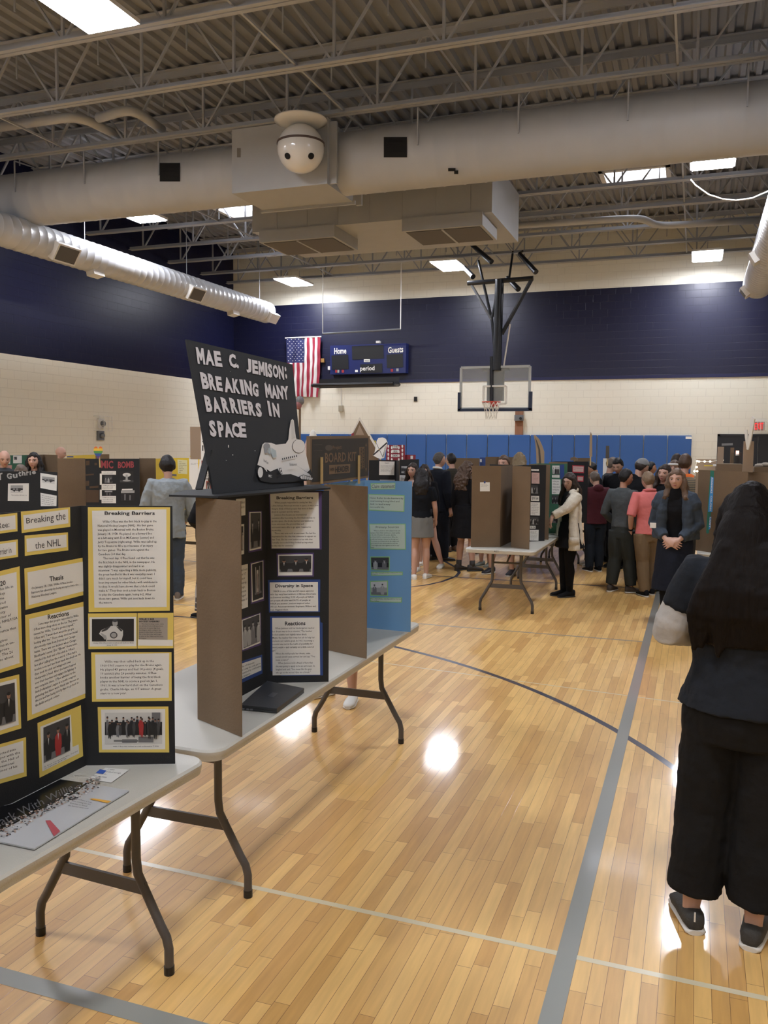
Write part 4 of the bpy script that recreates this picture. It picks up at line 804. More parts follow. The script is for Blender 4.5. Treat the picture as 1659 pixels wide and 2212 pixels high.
for s,q in(('r',((195,410),(215,408),(216,438),(198,440))),('i',((220,405),(230,403),(232,434),(222,436))),('e',((238,405),(268,403),(268,428),(240,432)))): m.text(s,q,SILV,.04)
m.done('lettering')
Sh(P[1],F5).poly(((60,500),(216,498),(215,630),(58,628)),WHITE).photo(((80,513),(172,513),(170,570),(80,570)),31,kind='street').text('This machine kills time on',((85,582),(200,582),(200,590),(85,590)),res=0).done()
Sh(P[2],F5).poly(((304,420),(428,440),(425,555),(302,532)),WHITE).photo(((318,445),(412,455),(410,503),(318,492)),32,kind='street').done()
Sh(P[2],F5).poly(((302,568),(426,590),(424,668),(302,668)),WHITE).block(['Woody was born in','the hard times and','many of his songs','were about people','he met in the dust'],((315,580),(415,600),(412,668),(315,655))).done()
bg('plain brown back of a display board between the two black boards at left',[(124,990),(184,990)],BROWN,inside=(-20,20),names=('center_panel',))
t,P=bg('black atomic bomb board with red hand lettering, printed box side at its left',[(184,991),(215,991),(301,991),(302,988)],BLACKB,inside=(0,0))
m=Sh(P[1],F5); RDL=mat('dull_red','8E3A40',.7)
m  .text('MIC',((754,327),(845,330),(845,388),(754,385)),RDL,.03).text('BOMB',((880,335),(1000,332),(1000,382),(880,386)),RDL,.03).done('lettering')
m=Sh(P[0],F5); bd=mat('print_brown','4B3A29',.8)
for q in(((642,330),(668,328),(668,362),(642,364)),((640,430),(700,425),(700,436),(640,442)),((640,545),(738,548),(738,640),(640,640)),((640,480),(665,478),(665,515),(640,517)),((668,520),(735,515),(735,530),(668,535)),((705,345),(725,345),(725,362),(705,362))): m.poly(q,bd)
m.done('printed_panel')
for q,k in((((745,425),(760,425),(760,510),(745,510)),0),(((745,545),(760,545),(760,620),(745,620)),0),(((758,405),(866,405),(866,433),(758,433)),1),(((758,502),(866,502),(866,548),(758,548)),1),(((758,592),(866,592),(866,646),(758,646)),1)):
    s=Sh(P[1],F5).poly(q,WHITE)
    if k: s.block(['The Manhattan project was','a secret effort to build','the first atomic bomb'],[(q[0][0]+6,q[0][1]+4),(q[1][0]-6,q[1][1]+4),(q[2][0]-6,q[2][1]-4),(q[3][0]+6,q[3][1]-4)])
    s.done()
for q,k,sd in((((780,440),(838,440),(838,494),(780,494)),'people',41),(((782,554),(838,554),(838,590),(782,590)),'fields',42),(((895,408),(996,408),(996,490),(895,490)),'cloud',43),(((903,552),(1004,550),(1002,628),(903,628)),'fields',44)): Sh(P[1],F5).photo(q,sd,kind=k).done('picture')
Sh(P[1],F5).poly(((910,540),(990,538),(990,548),(910,550)),WHITE).done()
bg('narrow brown board wing right of the atomic bomb board',[(302,990),(336,990)],BROWN,inside=(-20,20),names=('side_panel',))
t,P=bg('yellow board with a ruled sheet, beside the man in the pale shirt',[(336,991),(366,989),(408,989)],YEL,inside=(0,0),names=('side_panel','center_panel'))
Sh(P[1],F5).poly(((1325,320),(1398,325),(1398,430),(1328,425)),mat('yellowish_paper','D5D2A8',.7)).block(['Causes','it was a long time','before people knew','the reason','for this event','to happen','again'],((1335,328),(1392,330),(1392,422),(1335,420))).done()
Sh(P[1],F5).poly(((1280,428),(1318,430),(1318,445),(1282,443)),GRY[2]).done()
# tall white / brown board with header letters
t,P=bg('white board with red-framed pictures behind the black poster, brown pillar on top',[(409,991),(439,992),(500,994)],WHITE,inside=(0,0),names=('side_panel','center_panel'))
Sh(P[1],F5).poly(((1505,328),(1520,328),(1520,410),(1505,410)),mat('frame_red','8A3A30',.7)).done('picture')
Sh(P[1],F5).poly(((1540,480),(1578,482),(1578,565),(1540,565)),mat('frame_red','8A3A30',.7)).photo(((1547,490),(1572,492),(1572,558),(1547,558)),45).done('picture')
s=Sh(P[1],F5)
for y in(425,440,458,466): s.poly(((1505,y),(1570,y+2),(1570,y+5),(1505,y+3)),GRY[0])
s.done('ruled_line')
Sh(P[0],F5).block(['name: grade seven','history fair'],((1425,345),(1490,345),(1490,360),(1425,360))).done('paper')
s=Sh(P[0],F5); YS=mat('yellow_ribbon','E0BE36',.6); s.poly(((1418,292),(1480,300),(1500,295),(1498,315),(1460,315),(1418,300)),YS).poly(((1484,240),(1492,238),(1490,350),(1482,400),(1480,350)),YS).done('ribbon')
w=mat('tan_card','8F7C68',.85)
t,P=bg('tall tan cardboard pillar standing left of the black poster',[(411,922),(434,922)],w,w,inside=(0,0),names=('front_panel',),z=2.02,z0=1.64) if False else board('tall tan cardboard pillar standing left of the black poster',[tuple(onY(411,955,9.9))[:2],tuple(onY(434,955,9.95))[:2]],w,w,z0=1.632,h=onY(420,922,9.9).z-1.632,inside=(0,0),names=('front_panel',))
a=onY(434,955,9.95);b_=onY(480,955,10.0)
t,P=board('white lettered header card beside the tall tan pillar',[tuple(a)[:2],tuple(b_)[:2]],WHITE,w,z0=1.632,h=onY(440,922,9.95).z-1.66,inside=(0,0),names=('front_panel',))
Sh(P[0]).text('SUS',((437,945),(463,945),(463,956),(437,956)),INK,.02).text('IT',((437,962),(452,962),(452,974),(437,974)),INK,.02).done('lettering')
# row at far left
t,P=bg('green board with white papers at the far left edge',[(-60,985),(60,983)],GREEN,inside=(0,0),names=('center_panel',))
for q in(((15,293),(75,293),(75,352),(15,352)),((97,290),(162,290),(162,348),(97,348))): Sh(P[0],F5).poly(q,WHITE).photo([(q[0][0]+6,q[0][1]+10),(q[0][0]+28,q[0][1]+10),(q[0][0]+28,q[0][1]+32),(q[0][0]+6,q[0][1]+32)],3).done()
for q in(((-20,310),(8,310),(8,350),(-20,350)),((-20,362),(18,362),(18,405),(-20,405)),((25,362),(88,362),(85,405),(25,405))): Sh(P[0],F5).poly(q,mat('pink_paper','B98C84',.7)).done()
t=thing('green_board','',' ') if False else None
bg('brown board back behind the woman with black hair at far left',[(60,983),(95,982),(124,983)],BROWN,inside=(-20,20),names=('side_panel','center_panel'))
t,P=bg('yellow board behind the rainbow heart, small blue label at its left',[(144,984),(159,984),(206,982)],YEL,inside=(0,0),names=('side_panel','center_panel'))
Sh(P[0],F5).poly(((500,295),(548,295),(548,305),(500,305)),BLUC).done('label')
bg('short brown board wing right of the rainbow heart',[(206,981),(236,981)],BROWN,inside=(-20,20),names=('side_panel',))
# rainbow heart
ph=onY(212,975,9.3); HP=Plane(ph,(-ph.x,-ph.y,0)); t=thing('rainbow_heart','paper heart in rainbow stripes on a stick above the boards','paper heart',tuple(ph))
cols=['B53A36','CC6A35','D9B33C','4E8A4A','33508F','5B3C74']
hp=[]; N_=60
for i in range(N_):
    a_=2*PI*i/N_; hp.append((16*math.sin(a_)**3/16,-(13*math.cos(a_)-5*math.cos(2*a_)-2*math.cos(3*a_)-math.cos(4*a_)-2.5)/14.5))
def clipband(lo,hi):
    L_=[p for p in hp]; 
    def clip(P0,f):
        out=[]
        for i in range(len(P0)):
            a,b=P0[i],P0[(i+1)%len(P0)]; fa,fb=f(a),f(b)
            if fa>=0: out.append(a)
            if fa*fb<0: s=fa/(fa-fb); out.append((a[0]+(b[0]-a[0])*s,a[1]+(b[1]-a[1])*s))
        return out
    return clip(clip(L_,lambda p:p[1]-lo),lambda p:hi-p[1])
m=MB()
for k,c in enumerate(cols):
    pts=clipband(-1.1+2.2*k/6,-1.1+2.2*(k+1)/6)
    if len(pts)>2:
        if k==0:
            for sgn in(-1,1):
                ps=[p for p in pts if p[0]*sgn>=-.001]
                if len(ps)>2: m.poly([HP.at(212+p[0]*10,974+p[1]*15) for p in ps],mat('heart%d'%k,c,.7))
        else: m.poly([HP.at(212+p[0]*10,974+p[1]*15) for p in pts],mat('heart%d'%k,c,.7))
m.build('paper',t); MB().bar(HP.at(214,975,-.01),HP.at(216,1010,-.01),.012,.012,PINE).build('stick',t)
# back centre
t,P=bg('black board with one white printed page, right of the board kit header',[(797,994),(817,994),(856,994),(863,995)],BLACKB,inside=(0,0),names=('side_panel','center_panel','side_panel'))
P0=P
Sh(P[1],F6).poly(((708,460),(838,462),(835,578),(706,576)),WHITE).text('Impact',((755,470),(792,470),(792,480),(755,480)),bold=.02).block(['The event changed the lives of','people around the world and','in the years that followed the','laws were changed so others','could do the same in peace','and without fear of harm.'],((718,490),(828,492),(826,555),(718,553))).done()
Sh(P[1],F6).poly(((712,617),(840,618),(840,628),(712,628)),GRY[3]).done()
t,P=bg('black board with a crowd photo right of the one-page board',[(863,993),(905,992)],BLACKB,inside=(0,0),names=('center_panel',))
Sh(P[0],F6).photo(((895,503),(965,503),(965,562),(895,560)),51,kind='crowd',dark=False).done('picture')
Sh(P[0],F6).poly(((882,578),(950,580),(948,628),(880,625)),WHITE).block(['A crowd of people','stood waiting for','the vote to pass'],((888,585),(944,587),(942,622),(888,620))).done()
def flatpoly(name,label,cat,pix,Y,m,th=.01,F=lambda x,y:(x,y),stick=ZT):
    q=[onY(*F(x,y),Y) for x,y in pix]; c=sum(q,V((0,0,0)))/len(q); n=len(q); t=thing(name,label,cat,tuple(c)); b=MB(); bk=[p+V((0,th,0)) for p in q]
    b.add(q+bk,[tuple(range(n)),tuple(range(2*n-1,n-1,-1))]+[(i,i+n,(i+1)%n+n,(i+1)%n) for i in range(n)],m); b.build('card',t)
    lo=min(q,key=lambda p:p.z)
    if stick and lo.z>stick+.05: MB().bar((c.x,Y+th,stick),(c.x,Y+th,lo.z+.03),.02,.006,PINE).build('support_stick',t)
    return t,(lambda pts,o=.003:[onY(*F(x,y),Y-o) for x,y in pts])
MAR=mat('maroon_card','7E2430',.75)
t,f=flatpoly('polka_poster','red poster with white oval dots behind the crossed white cut-out','poster',((770,320),(925,320),(930,465),(765,468)),12.75,MAR,F=F6)
m=MB()
for i in range(5):
    for j in range(5):
        x=785+30*i; y=332+34*j
        if 815<x<872: continue
        m.poly(f(arcp(x,y+(i%2)*12,7,14,10)),WHITE)
for k,y in enumerate((325,362,400)): m.poly(f(((825-8*(k==1),y),(865+8*(k==1),y),(865+8*(k==1),y+24),(825-8*(k==1),y+24))),WHITE)
for s,y in(('THE',328),('CIRCUS',366),('SHOW',404)): qtext(m,s,f(((828,y),(862,y),(862,y+16),(828,y+16)),.006),INK,.02)
m.build('pattern',t)
t,f=flatpoly('maroon_panel','maroon card right of the red dotted poster','card panel',((925,405),(1018,405),(1015,470),(925,470)),12.8,MAR,F=F6)
m=MB(); m.poly(f(((975,412),(997,412),(995,440),(975,440))),GRY[4]); m.build('picture',t)
t,f=flatpoly('crossed_cutout','white paper cut-out with a black X hung on a board','paper cut-out',((700,262),(735,256),(762,268),(778,300),(768,345),(755,400),(748,432),(715,440),(680,425),(652,408),(668,385),(678,330),(686,285)),11.5,WHITE,F=F6)
m=MB()
for a_,b_ in(((776,300),(655,408)),((684,305),(740,428))): m.poly(f(((a_[0]-5,a_[1]-4),(a_[0]+3,a_[1]+5),(b_[0]+4,b_[1]+4),(b_[0]-4,b_[1]-4))),INK)
m.poly(f(arcp(706,360,6,6,10),.005),PINE)
for k,ch in enumerate('CRACKER'): x=757-3*k;y=330+13*k; qtext(m,ch,f(((x,y),(x+10,y+2),(x+9,y+13),(x-1,y+11)),.006),INK,.02)
m.build('markings',t)
WEDG=mat('white_edge','C9C4B8',.7)
t,f=flatpoly('pointed_header','pointed cardboard gable with white edges rising behind the board kit header','cardboard header',((538,88),(690,345),(700,460),(600,460),(468,240)),11.6,BROWN,.03,F=F6)
m=MB(); m.poly(f(((538,85),(552,100),(695,340),(675,345),(540,112),(478,232),(466,240))),WEDG); m.poly(f(((540,150),(580,235),(505,235)),.005),mat('tan_card','8F7C68',.85)); m.poly(f(((470,225),(490,215),(490,240),(470,240)),.005),MAR); m.build('trim_strip',t)
t=thing('white_model','white rounded model with a pink band poking up behind the board kit header','model',tuple(onY(675,950,5.6)))
c=onY(676,960,5.6); b=MB(); b.ball(c+V((0,0,-.02)),(.035,.035,.125),WHITE,16,12); b.build('nose_cone',t,smooth=True); b=MB(); b.ball(c+V((-.02,-.02,-.17)),(.045,.045,.23),mat('pinkish','B59A90',.5),16,12); b.build('body_tube',t,smooth=True)
t,f=flatpoly('yellow_card','small yellow card right of the pointed header','card',((645,282),(678,282),(678,318),(645,318)),11.7,mat('card_yellow','D8C948',.7),F=F6)
t=thing('wrist_ornament','grey and red crumpled ornament behind the right edge of the black poster','ornament',tuple(onY(649,860,9)))
c=onY(648,866,9.0); MB().ball(c,(.05,.05,.055),GRY[2],10,7).build('knot',t); MB().ball(c+V((-.01,-.02,-.05)),(.04,.04,.05),mat('ornament_red','8A5A5A',.7),10,7).build('band',t); MB().bar(c,(c.x-.02,c.y,0),.02,.02,BROWN).build('stick',t)
# centre boards
a=pz(1017,1182,.745) if False else tuple(onZ(1017,1182,ZT))[:2]; b_=tuple(onZ(1079,1182,ZT))[:2]
t,P=board('plain brown cardboard board back with a pinned note on the centre table',[a,b_,(b_[0]+.01,b_[1]+.58),(a[0],b_[1]+.72)],BLACKB,BROWN,h=ZB-ZT,inside=(-6,9))
F7=lambda x,y:(x/4.1475+860,y/4.1475+940)
s=Sh(P[0],F7); s.o=.005; s.poly(((733,422),(820,422),(820,503),(733,503)),WHITE).block(['please do not','touch the board','thank you all'],((740,432),(805,432),(805,465),(740,465))).done('note'); s=Sh(P[0],F7); s.o=.0065; s.poly(((768,412),(782,412),(782,432),(768,432)),BLUC).done('pin')
c=tuple(onZ(1104,1182,ZT))[:2]; d_=tuple(onZ(1143,1187,ZT))[:2]
t,P=board('brown-backed black board with pink and grey papers on the centre table',[d_,c,(c[0],c[1]+.56),tuple(onZ(1176,1168,ZT))[:2]],BLACKB,BROWN,h=ZB-ZT)
PKP=mat('pink_tint','C4A6A0',.7)
for q,mm in((((1192,303),(1260,305),(1260,320),(1192,318)),WHITE),(((1195,335),(1265,337),(1265,435),(1195,433)),PKP),(((1190,543),(1262,545),(1262,590),(1190,588)),WHITE),(((1185,600),(1270,603),(1268,720),(1185,718)),WHITE),(((1180,812),(1230,812),(1230,838),(1180,838)),WHITE),(((1178,848),(1258,848),(1256,945),(1178,943)),PKP if False else WHITE)):
    s=Sh(P[2],F7).poly(q,mm)
    if q[2][1]-q[1][1]>60: s.block(['the story of his','life began in a','small town where','he was raised by','his mother and','went to school','each day'],[(q[0][0]+8,q[0][1]+8),(q[1][0]-8,q[1][1]+8),(q[2][0]-8,q[2][1]-8),(q[3][0]+8,q[3][1]-8)])
    else: s.text('Early Years' if q[0][1]<500 else ('Fight for Career' if q[0][1]<700 else 'His Life'),[(q[0][0]+6,q[0][1]+4),(q[1][0]-6,q[1][1]+4),(q[2][0]-6,q[2][1]-5),(q[3][0]+6,q[3][1]-5)],bold=.02)
    s.done()
for q,sd in((((1190,447),(1252,450),(1252,525),(1190,522)),61),(((1180,733),(1257,735),(1255,803),(1180,800)),62)): Sh(P[2],F7).photo(q,sd).done('picture')
t,P=board('board with green and blue papers behind the brown-backed black board',[(-1.60,10.12),(-1.86,10.2),(-1.86,10.78),(-1.52,10.98)],GREEN,BROWN,h=ZB-ZT)
NB=mat('navy_card','24407C',.7)
Sh(P[2],F7).photo(((1380,272),(1445,272),(1445,352),(1380,350)),63,dark=False).done('picture')
Sh(P[2],F7).poly(((1450,265),(1487,262),(1487,390),(1450,392)),NB).done('card')
for q in(((1378,357),(1445,357),(1445,382),(1378,380)),((1376,395),(1455,397),(1455,530),(1376,528))): Sh(P[2],F7).poly(q,WHITE).block(['In the year','of the war','many joined','to help the','cause'],[(q[0][0]+8,q[0][1]+4),(q[1][0]-8,q[1][1]+4),(q[2][0]-8,q[2][1]-4),(q[3][0]+8,q[3][1]-4)]).done()
Sh(P[2],F7).photo(((1375,538),(1448,540),(1448,618),(1375,615)),64).done('picture'); Sh(P[2],F7).photo(((1370,685),(1440,688),(1438,790),(1368,788)),66).done('picture')
F8=lambda x,y:(x/4.366+1180,y/4.366+940)
t,P=board('black board with red-bordered papers behind the woman in the cream cardigan',[(-1.62,11.72),(-1.88,11.8),(-1.88,12.35),(-1.45,12.62)],BLACKB,BROWN,h=ZB-ZT)
RB=mat('red_border','A8323C',.7)
for q in(((245,283),(357,287),(355,358),(245,354)),((290,382),(352,384),(350,440),(290,437))): 
    c=(sum(p[0] for p in q)/4,sum(p[1] for p in q)/4); Sh(P[2],F8).poly(q,RB).poly([(p[0]+(6 if p[0]<c[0] else -6),p[1]+(10 if p[1]<c[1] else -10)) for p in q],PKP).block(['Reconstruction','era'],[(p[0]+(12 if p[0]<c[0] else -12),p[1]+(16 if p[1]<c[1] else -22)) for p in q]).done()
def byY(label,pxs,py,Ys,mi_,ins,names=('center_panel','side_panel'),z0=ZT): return board(label,[tuple(onY(x,py,y_))[:2] for x,y_ in zip(pxs,Ys)],mi_,BROWN,z0=z0,h=onY(pxs[0],py,Ys[0]).z-z0,inside=ins,names=names)
t,P=byY('wide brown board back behind the woman with long curly hair',(970,1036),989,(15.0,15.05),BROWN,(-20,40))
t,P=byY('blue board sliver with a white label between two brown board backs',(1037,1049),988,(15.2,15.1),NB,(0,0),('side_panel',)); Sh(P[0]).poly(((1037,992),(1041,992),(1041,998),(1037,998)),WHITE).done('label')
byY('brown board back behind the boy and the blonde child at centre back',(1049,1075,1112),987,(15.1,15.3,15.1),BROWN,(-20,40))
byY('brown board back peeking out just above the red-bordered board',(1240,1276),989,(14.6,14.7),BROWN,(-20,40))
byY('white board sliver above the maroon hoodie',(1303,1312),990,(14.9,14.9),WHITE,(0,0),('side_panel',),0.0)
# odd cardboard pieces sticking up
CBE=mat('cardboard_edge','9A8366',.85)
t,f=flatpoly('curved_cardboard','curved cardboard fin with a dark core rising over the centre table boards','cardboard fin',((1212,0),(1228,0),(1262,35),(1290,95),(1308,150),(1308,262),(1240,262),(1236,150),(1228,60)),13.0,CBE,.02,F=F7)
m=MB(); m.poly(f(((1228,20),(1248,60),(1272,130),(1282,258),(1262,258),(1256,130),(1240,70))),mat('core_dark','4B443B',.8)); m.build('core',t)
flatpoly('cardboard_strip','thin upright cardboard strip in front of the blue mats','cardboard strip',((1273,985),(1274,940),(1276,933),(1279,940),(1279,987)),13.2,CBE,.02,stick=1.56)
flatpoly('dark_strip','short dark upright strip with a pale side above the boys','cardboard strip',((1308,990),(1309,963),(1316,963),(1316,990)),13.2,mat('core_dark','4B443B',.8),.02,stick=1.56)
flatpoly('cardboard_chunk','ragged lump of cardboard on a board top near the cardigan woman','cardboard piece',((1232,995),(1232,989),(1240,987),(1248,990),(1248,995)),13.2,BROWN,.06)
flatpoly('upright_box_flap','pale flap standing at the right of the dark strip','cardboard flap',((1317,1000),(1318,975),(1321,975),(1321,1000)),13.3,WEDG,.02) if False else None
# right boards
F9=lambda x,y:(x/4.61+1380,y/4.61+880)
g0=tuple(onZ(1500,1190,ZT))[:2]; g1=tuple(onZ(1508,1014,ZB))[:2]; a=onY(1506,1100,9.75); b_=onY(1543,1100,9.6); c=onY(1613,1100,9.3)
t,P=board('big brown cardboard board with a green strip of blue labels, at right',[(a.x,a.y),(b_.x,b_.y),(c.x,c.y)],BROWN,BROWN,z0=ZT,h=onY(1508,1015,9.75).z-ZT,inside=(-.5,0),names=('side_panel','center_panel'))
TEAL=mat('teal_strip','1E6A58',.7); SKY=mat('sky_label','3C8CC8',.7)
Sh(P[0],F9).poly(((715,628),(752,632),(735,900),(700,1250),(680,1260),(672,1240),(695,900)),TEAL).done('strip')
s=Sh(P[0],F9); s.o=.004
for q in(((720,688),(748,700),(742,860),(735,1042),(692,1040),(708,870)),((708,1085),(726,1090),(718,1200),(698,1222),(698,1200))): s.poly(q,SKY)
for (x0,y0,x1,y1,tx) in((733,700,722,855,'ROANOKE'),(726,880,712,1035,'COLONY'),(716,1095,706,1200,'LOST')):
    s.text(tx,((x0+8,y0),(x1+12,y1),(x1-4,y1),(x0-7,y0)),WHITE,.03)
s.done('label')
board('brown cardboard board right of the green strip board',[tuple(onY(1613,1100,9.6))[:2],tuple(onY(1700,1100,9.4))[:2]],BROWN,BROWN,z0=.744,h=onY(1620,1020,9.5).z-.744,inside=(-.5,0),names=('center_panel',))
a=onZ(1503,993,1.72)
t,P=board('low cardboard box front strung with tiny lights behind the green strip board',[tuple(onY(1504,1000,11.2))[:2],tuple(onY(1547,1000,11.2))[:2]],mat('tan_card','8F7C68',.85),BROWN,z0=.744,h=onY(1520,992,11.2).z-.744,inside=(0,0),names=('front_panel',))
fl=glow('fairy_glow','FFF2D8',4)
t=thing('string_lights','string of tiny warm lights along the cardboard box edge','string lights',tuple(onY(1510,997,11.1)))
for px,py in((1506,996),(1510,997),(1522,997),(1534,997),(1505,1009),(1500,1018),(1506,1018),(1561,994)): p=onY(px,py,11.12); MB().ball(p,.012,fl,8,6).build('bulb',t)
MB().tube([onY(px,py,11.13) for px,py in((1500,1018),(1503,1005),(1506,996),(1522,997),(1536,997),(1561,993))],.004,METW,4).build('wire',t)
def pillar(label,px0,py0,px1,py1,Y,m=None,z0=None,name='cardboard_pillar',cat='cardboard pillar',d=.08):
    a=onY(px0,py1,Y);c=onY(px1,py0,Y); return tag(MB().box((a.x,Y,a.z if z0 is None else z0),(c.x,Y+d,c.z),m or BROWN).build(name),label,cat)
TAN=mat('tan_card','8F7C68',.85)
pillar('tan cardboard pillar left of the small dark house model',1549,965,1564,1003,11.0,TAN); pillar('narrow cardboard pillar beside the glowing candle light',1577,967,1586,1003,11.1,BROWN)
t=thing('tall_cardboard_pillar','tallest cardboard pillar at right, with white paper blades fixed to its top','cardboard pillar',tuple(onY(1616,1015,9.5)))
a=onY(1604,1020,9.5);c=onY(1629,953,9.5); MB().box((a.x,9.5,a.z),(c.x,9.56,c.z),TAN).build('pillar',t)
for q in(((1625,899),(1630,905),(1622,950),(1616,972),(1612,970),(1618,935),(1620,908)),((1608,930),(1613,928),(1616,960),(1613,972),(1609,945))):
    P_q=[onY(x,y,9.45) for x,y in q]; n=len(q); MB().add(P_q+[p+V((.01,.02,0)) for p in P_q],[tuple(range(n)),tuple(range(2*n-1,n-1,-1))]+[(i,i+n,(i+1)%n+n,(i+1)%n) for i in range(n)],WHITE).build('paper_blade',t)
pillar('dark little house model between the cardboard pillars',1586,978,1603,1000,11.0,mat('model_dark','2A2622',.8),name='house_model',cat='model',d=.2)
p=onY(1593,980,10.95); t=thing('candle_light','small glowing reddish candle light on the model','candle light',tuple(p)); MB().tube([p,p+V((0,0,.035))],.018,glow('candle','FF9A80',3),10).build('flame',t); MB().tube([p-V((0,0,.02)),p],.02,WHITE,10).build('base',t)
pillar('small white-lettered plaque among the lights at right',1540,1003,1554,1007,10.6,WHITE,name='plaque',cat='plaque',d=.02); pillar('small yellow stick beside the plaque at right',1521,1005,1540,1007,10.6,YEL,name='yellow_stick',cat='stick',d=.02)
pillar('flat cardboard base carrying the models at right',1547,1003,1604,1018,10.55,BROWN,z0=ZT,name='model_platform',cat='cardboard platform',d=.5)
for px,py,l in((1641,1006,'grey stone on the cardboard at the right edge'),(1654,1004,'second grey stone nearer the right edge')):
    p=onY(px,py,9.7); tag(MB().ball(p,(.05,.04,.025),mat('stone','8C8378',.9),10,7).build('stone',smooth=True),l,'stone')
pillar('cardboard ledge under the stones at the right edge',1629,1010,1700,1020,9.6,BROWN,name='cardboard_ledge',cat='cardboard ledge',d=.3)
# ================= people =================
def bake(o,voxel,smooth=0,disp=0,dsize=.12):
    md=o.modifiers.new('r','REMESH'); md.mode='VOXEL'; md.voxel_size=voxel; md.use_smooth_shade=True
    if smooth: ms=o.modifiers.new('s','SMOOTH'); ms.factor=.5; ms.iterations=smooth
    if disp:
        tx=bpy.data.textures.get('fold%g'%dsize) or bpy.data.textures.new('fold%g'%dsize,'CLOUDS'); tx.noise_scale=dsize; tx.noise_depth=2
        m2=o.modifiers.new('d','DISPLACE'); m2.texture=tx; m2.strength=disp; m2.mid_level=.5; m2.texture_coords='OBJECT' if False else 'LOCAL'
    dg=bpy.context.evaluated_depsgraph_get(); me=bpy.data.meshes.new_from_object(o.evaluated_get(dg)); old=o.data; o.modifiers.clear(); o.data=me; me.name=o.name
    bpy.data.meshes.remove(old); me.polygons.foreach_set('use_smooth',[True]*len(me.polygons)); return o
def hairmat(n,c): return mat('hair_'+n,c,.55,vary=.35,bump=.35,bscale=1,stretch=(90,90,7),vscale=1,spec=.35)
def cloth(n,c,**k): k.setdefault('bump',.25); k.setdefault('bscale',40); return mat('cloth_'+n,c,.88,spec=.2,**k)
SKIN=mat('skin','B48D7A',.55,vary=.06,vscale=9); SKIN2=mat('skin_tan','A2745A',.55,vary=.06,vscale=9); LIP=mat('lips','A0565A',.5); EYEW=mat('eye_white','C9C4BE',.3); IRIS=mat('iris','2A211C',.3)
def ss(a,b,x): t=max(0,min(1,(x-a)/(b-a))); return t*t*(3-2*t)
def headpt(d,face=1):
    x,y,z=.335*d.x,.42*d.y,.5*d.z
    if z<0:
        k=-z/.5; x*=1-.32*k**1.6
        if d.y<0: y*=1-.5*k
        else: y+=.035*k
    elif d.y>0: y*=1-.05*ss(.2,.5,z)
    if face and d.y>0:
        ax=abs(x); g=math.exp; f=ss(0,.4,d.y)
        nz=0
        if -.175<z<.12: nz=(.12-z)/.235 if z>-.115 else max(0,1-((-.115-z)/.06)**2)
        y+=f*(.095*nz*g(-(x/(.035+.03*nz))**2)-.04*g(-((ax-.15)/.075)**2-((z-.015)/.05)**2)+.015*g(-((z-.105)/.04)**2)+.022*g(-(x/.11)**2-((z+.262)/.045)**2)-.012*g(-(x/.1)**2-((z+.33)/.025)**2)+.022*g(-(x/.1)**2-((z+.42)/.07)**2)+.012*g(-((ax-.19)/.08)**2-((z+.1)/.09)**2))
    return V((x,y,z))
def headgrid(mb,fn,m,seg=40,rg=34):
    vs=[fn(V((0,0,-1)))]
    for i in range(1,rg):
        ph=PI*i/rg
        for j in range(seg): a=2*PI*j/seg; vs.append(fn(V((math.cos(a)*math.sin(ph),math.sin(a)*math.sin(ph),-math.cos(ph)))))
    vs.append(fn(V((0,0,1)))); fs=[]; n=seg
    for j in range(n): fs.append((0,1+(j+1)%n,1+j))
    for i in range(rg-2):
        for j in range(n): k=(j+1)%n; fs.append((1+i*n+j,1+i*n+k,1+(i+1)*n+k,1+(i+1)*n+j))
    e=len(vs)-1;b=1+(rg-2)*n
    for j in range(n): fs.append((b+j,b+(j+1)%n,e))
    mb.add(vs,fs,m)
def hand(mb,w,dr,pn,s,m,side,curl=.5):
    """palm, four unequal fingers and a thumb from the side of the palm; w wrist, dr direction, pn palm normal"""
    dr=V(dr).normalized(); pn=(V(pn)-dr*dr.dot(V(pn))).normalized(); sd=dr.cross(pn)*side   # sd points to the thumb side
    k=s*.105
    o=[]
    for t,wd,th in((-.06,.13,.11),(.1,.2,.13),(.3,.23,.13),(.48,.225,.11),(.54,.19,.08)):
        c=w+dr*k*t; o.append([c+sd*k*wd*math.cos(a)+pn*k*th*math.sin(a) for a in(2*PI*j/12 for j in range(12))])
    mb.loft(o,m)
    for i,(u,L_) in enumerate(((.165,.44),(.055,.5),(-.055,.46),(-.165,.36))):
        b=w+dr*k*.48+sd*k*u; d0=(dr+sd*u*.9).normalized(); pts=[b]; a=0
        for q in(.42,.32,.26):
            a+=curl*.75; dd=d0*math.cos(a)+pn*math.sin(a); pts.append(pts[-1]+dd*k*L_*q)
        mb.tube(pts,[s*.0053,s*.005,s*.0046,s*.004],m,8,round_end=True)
    b=w+dr*k*.14+sd*k*.17; d0=(dr*.75+sd*.7+pn*.25).normalized(); mb.tube([b-d0*k*.05,b+d0*k*.2,b+d0*k*.33+dr*k*.05+pn*k*.03,b+d0*k*.40+dr*k*.16+pn*k*.07],[s*.0075,s*.0065,s*.0055,s*.0045],m,8,round_end=True)
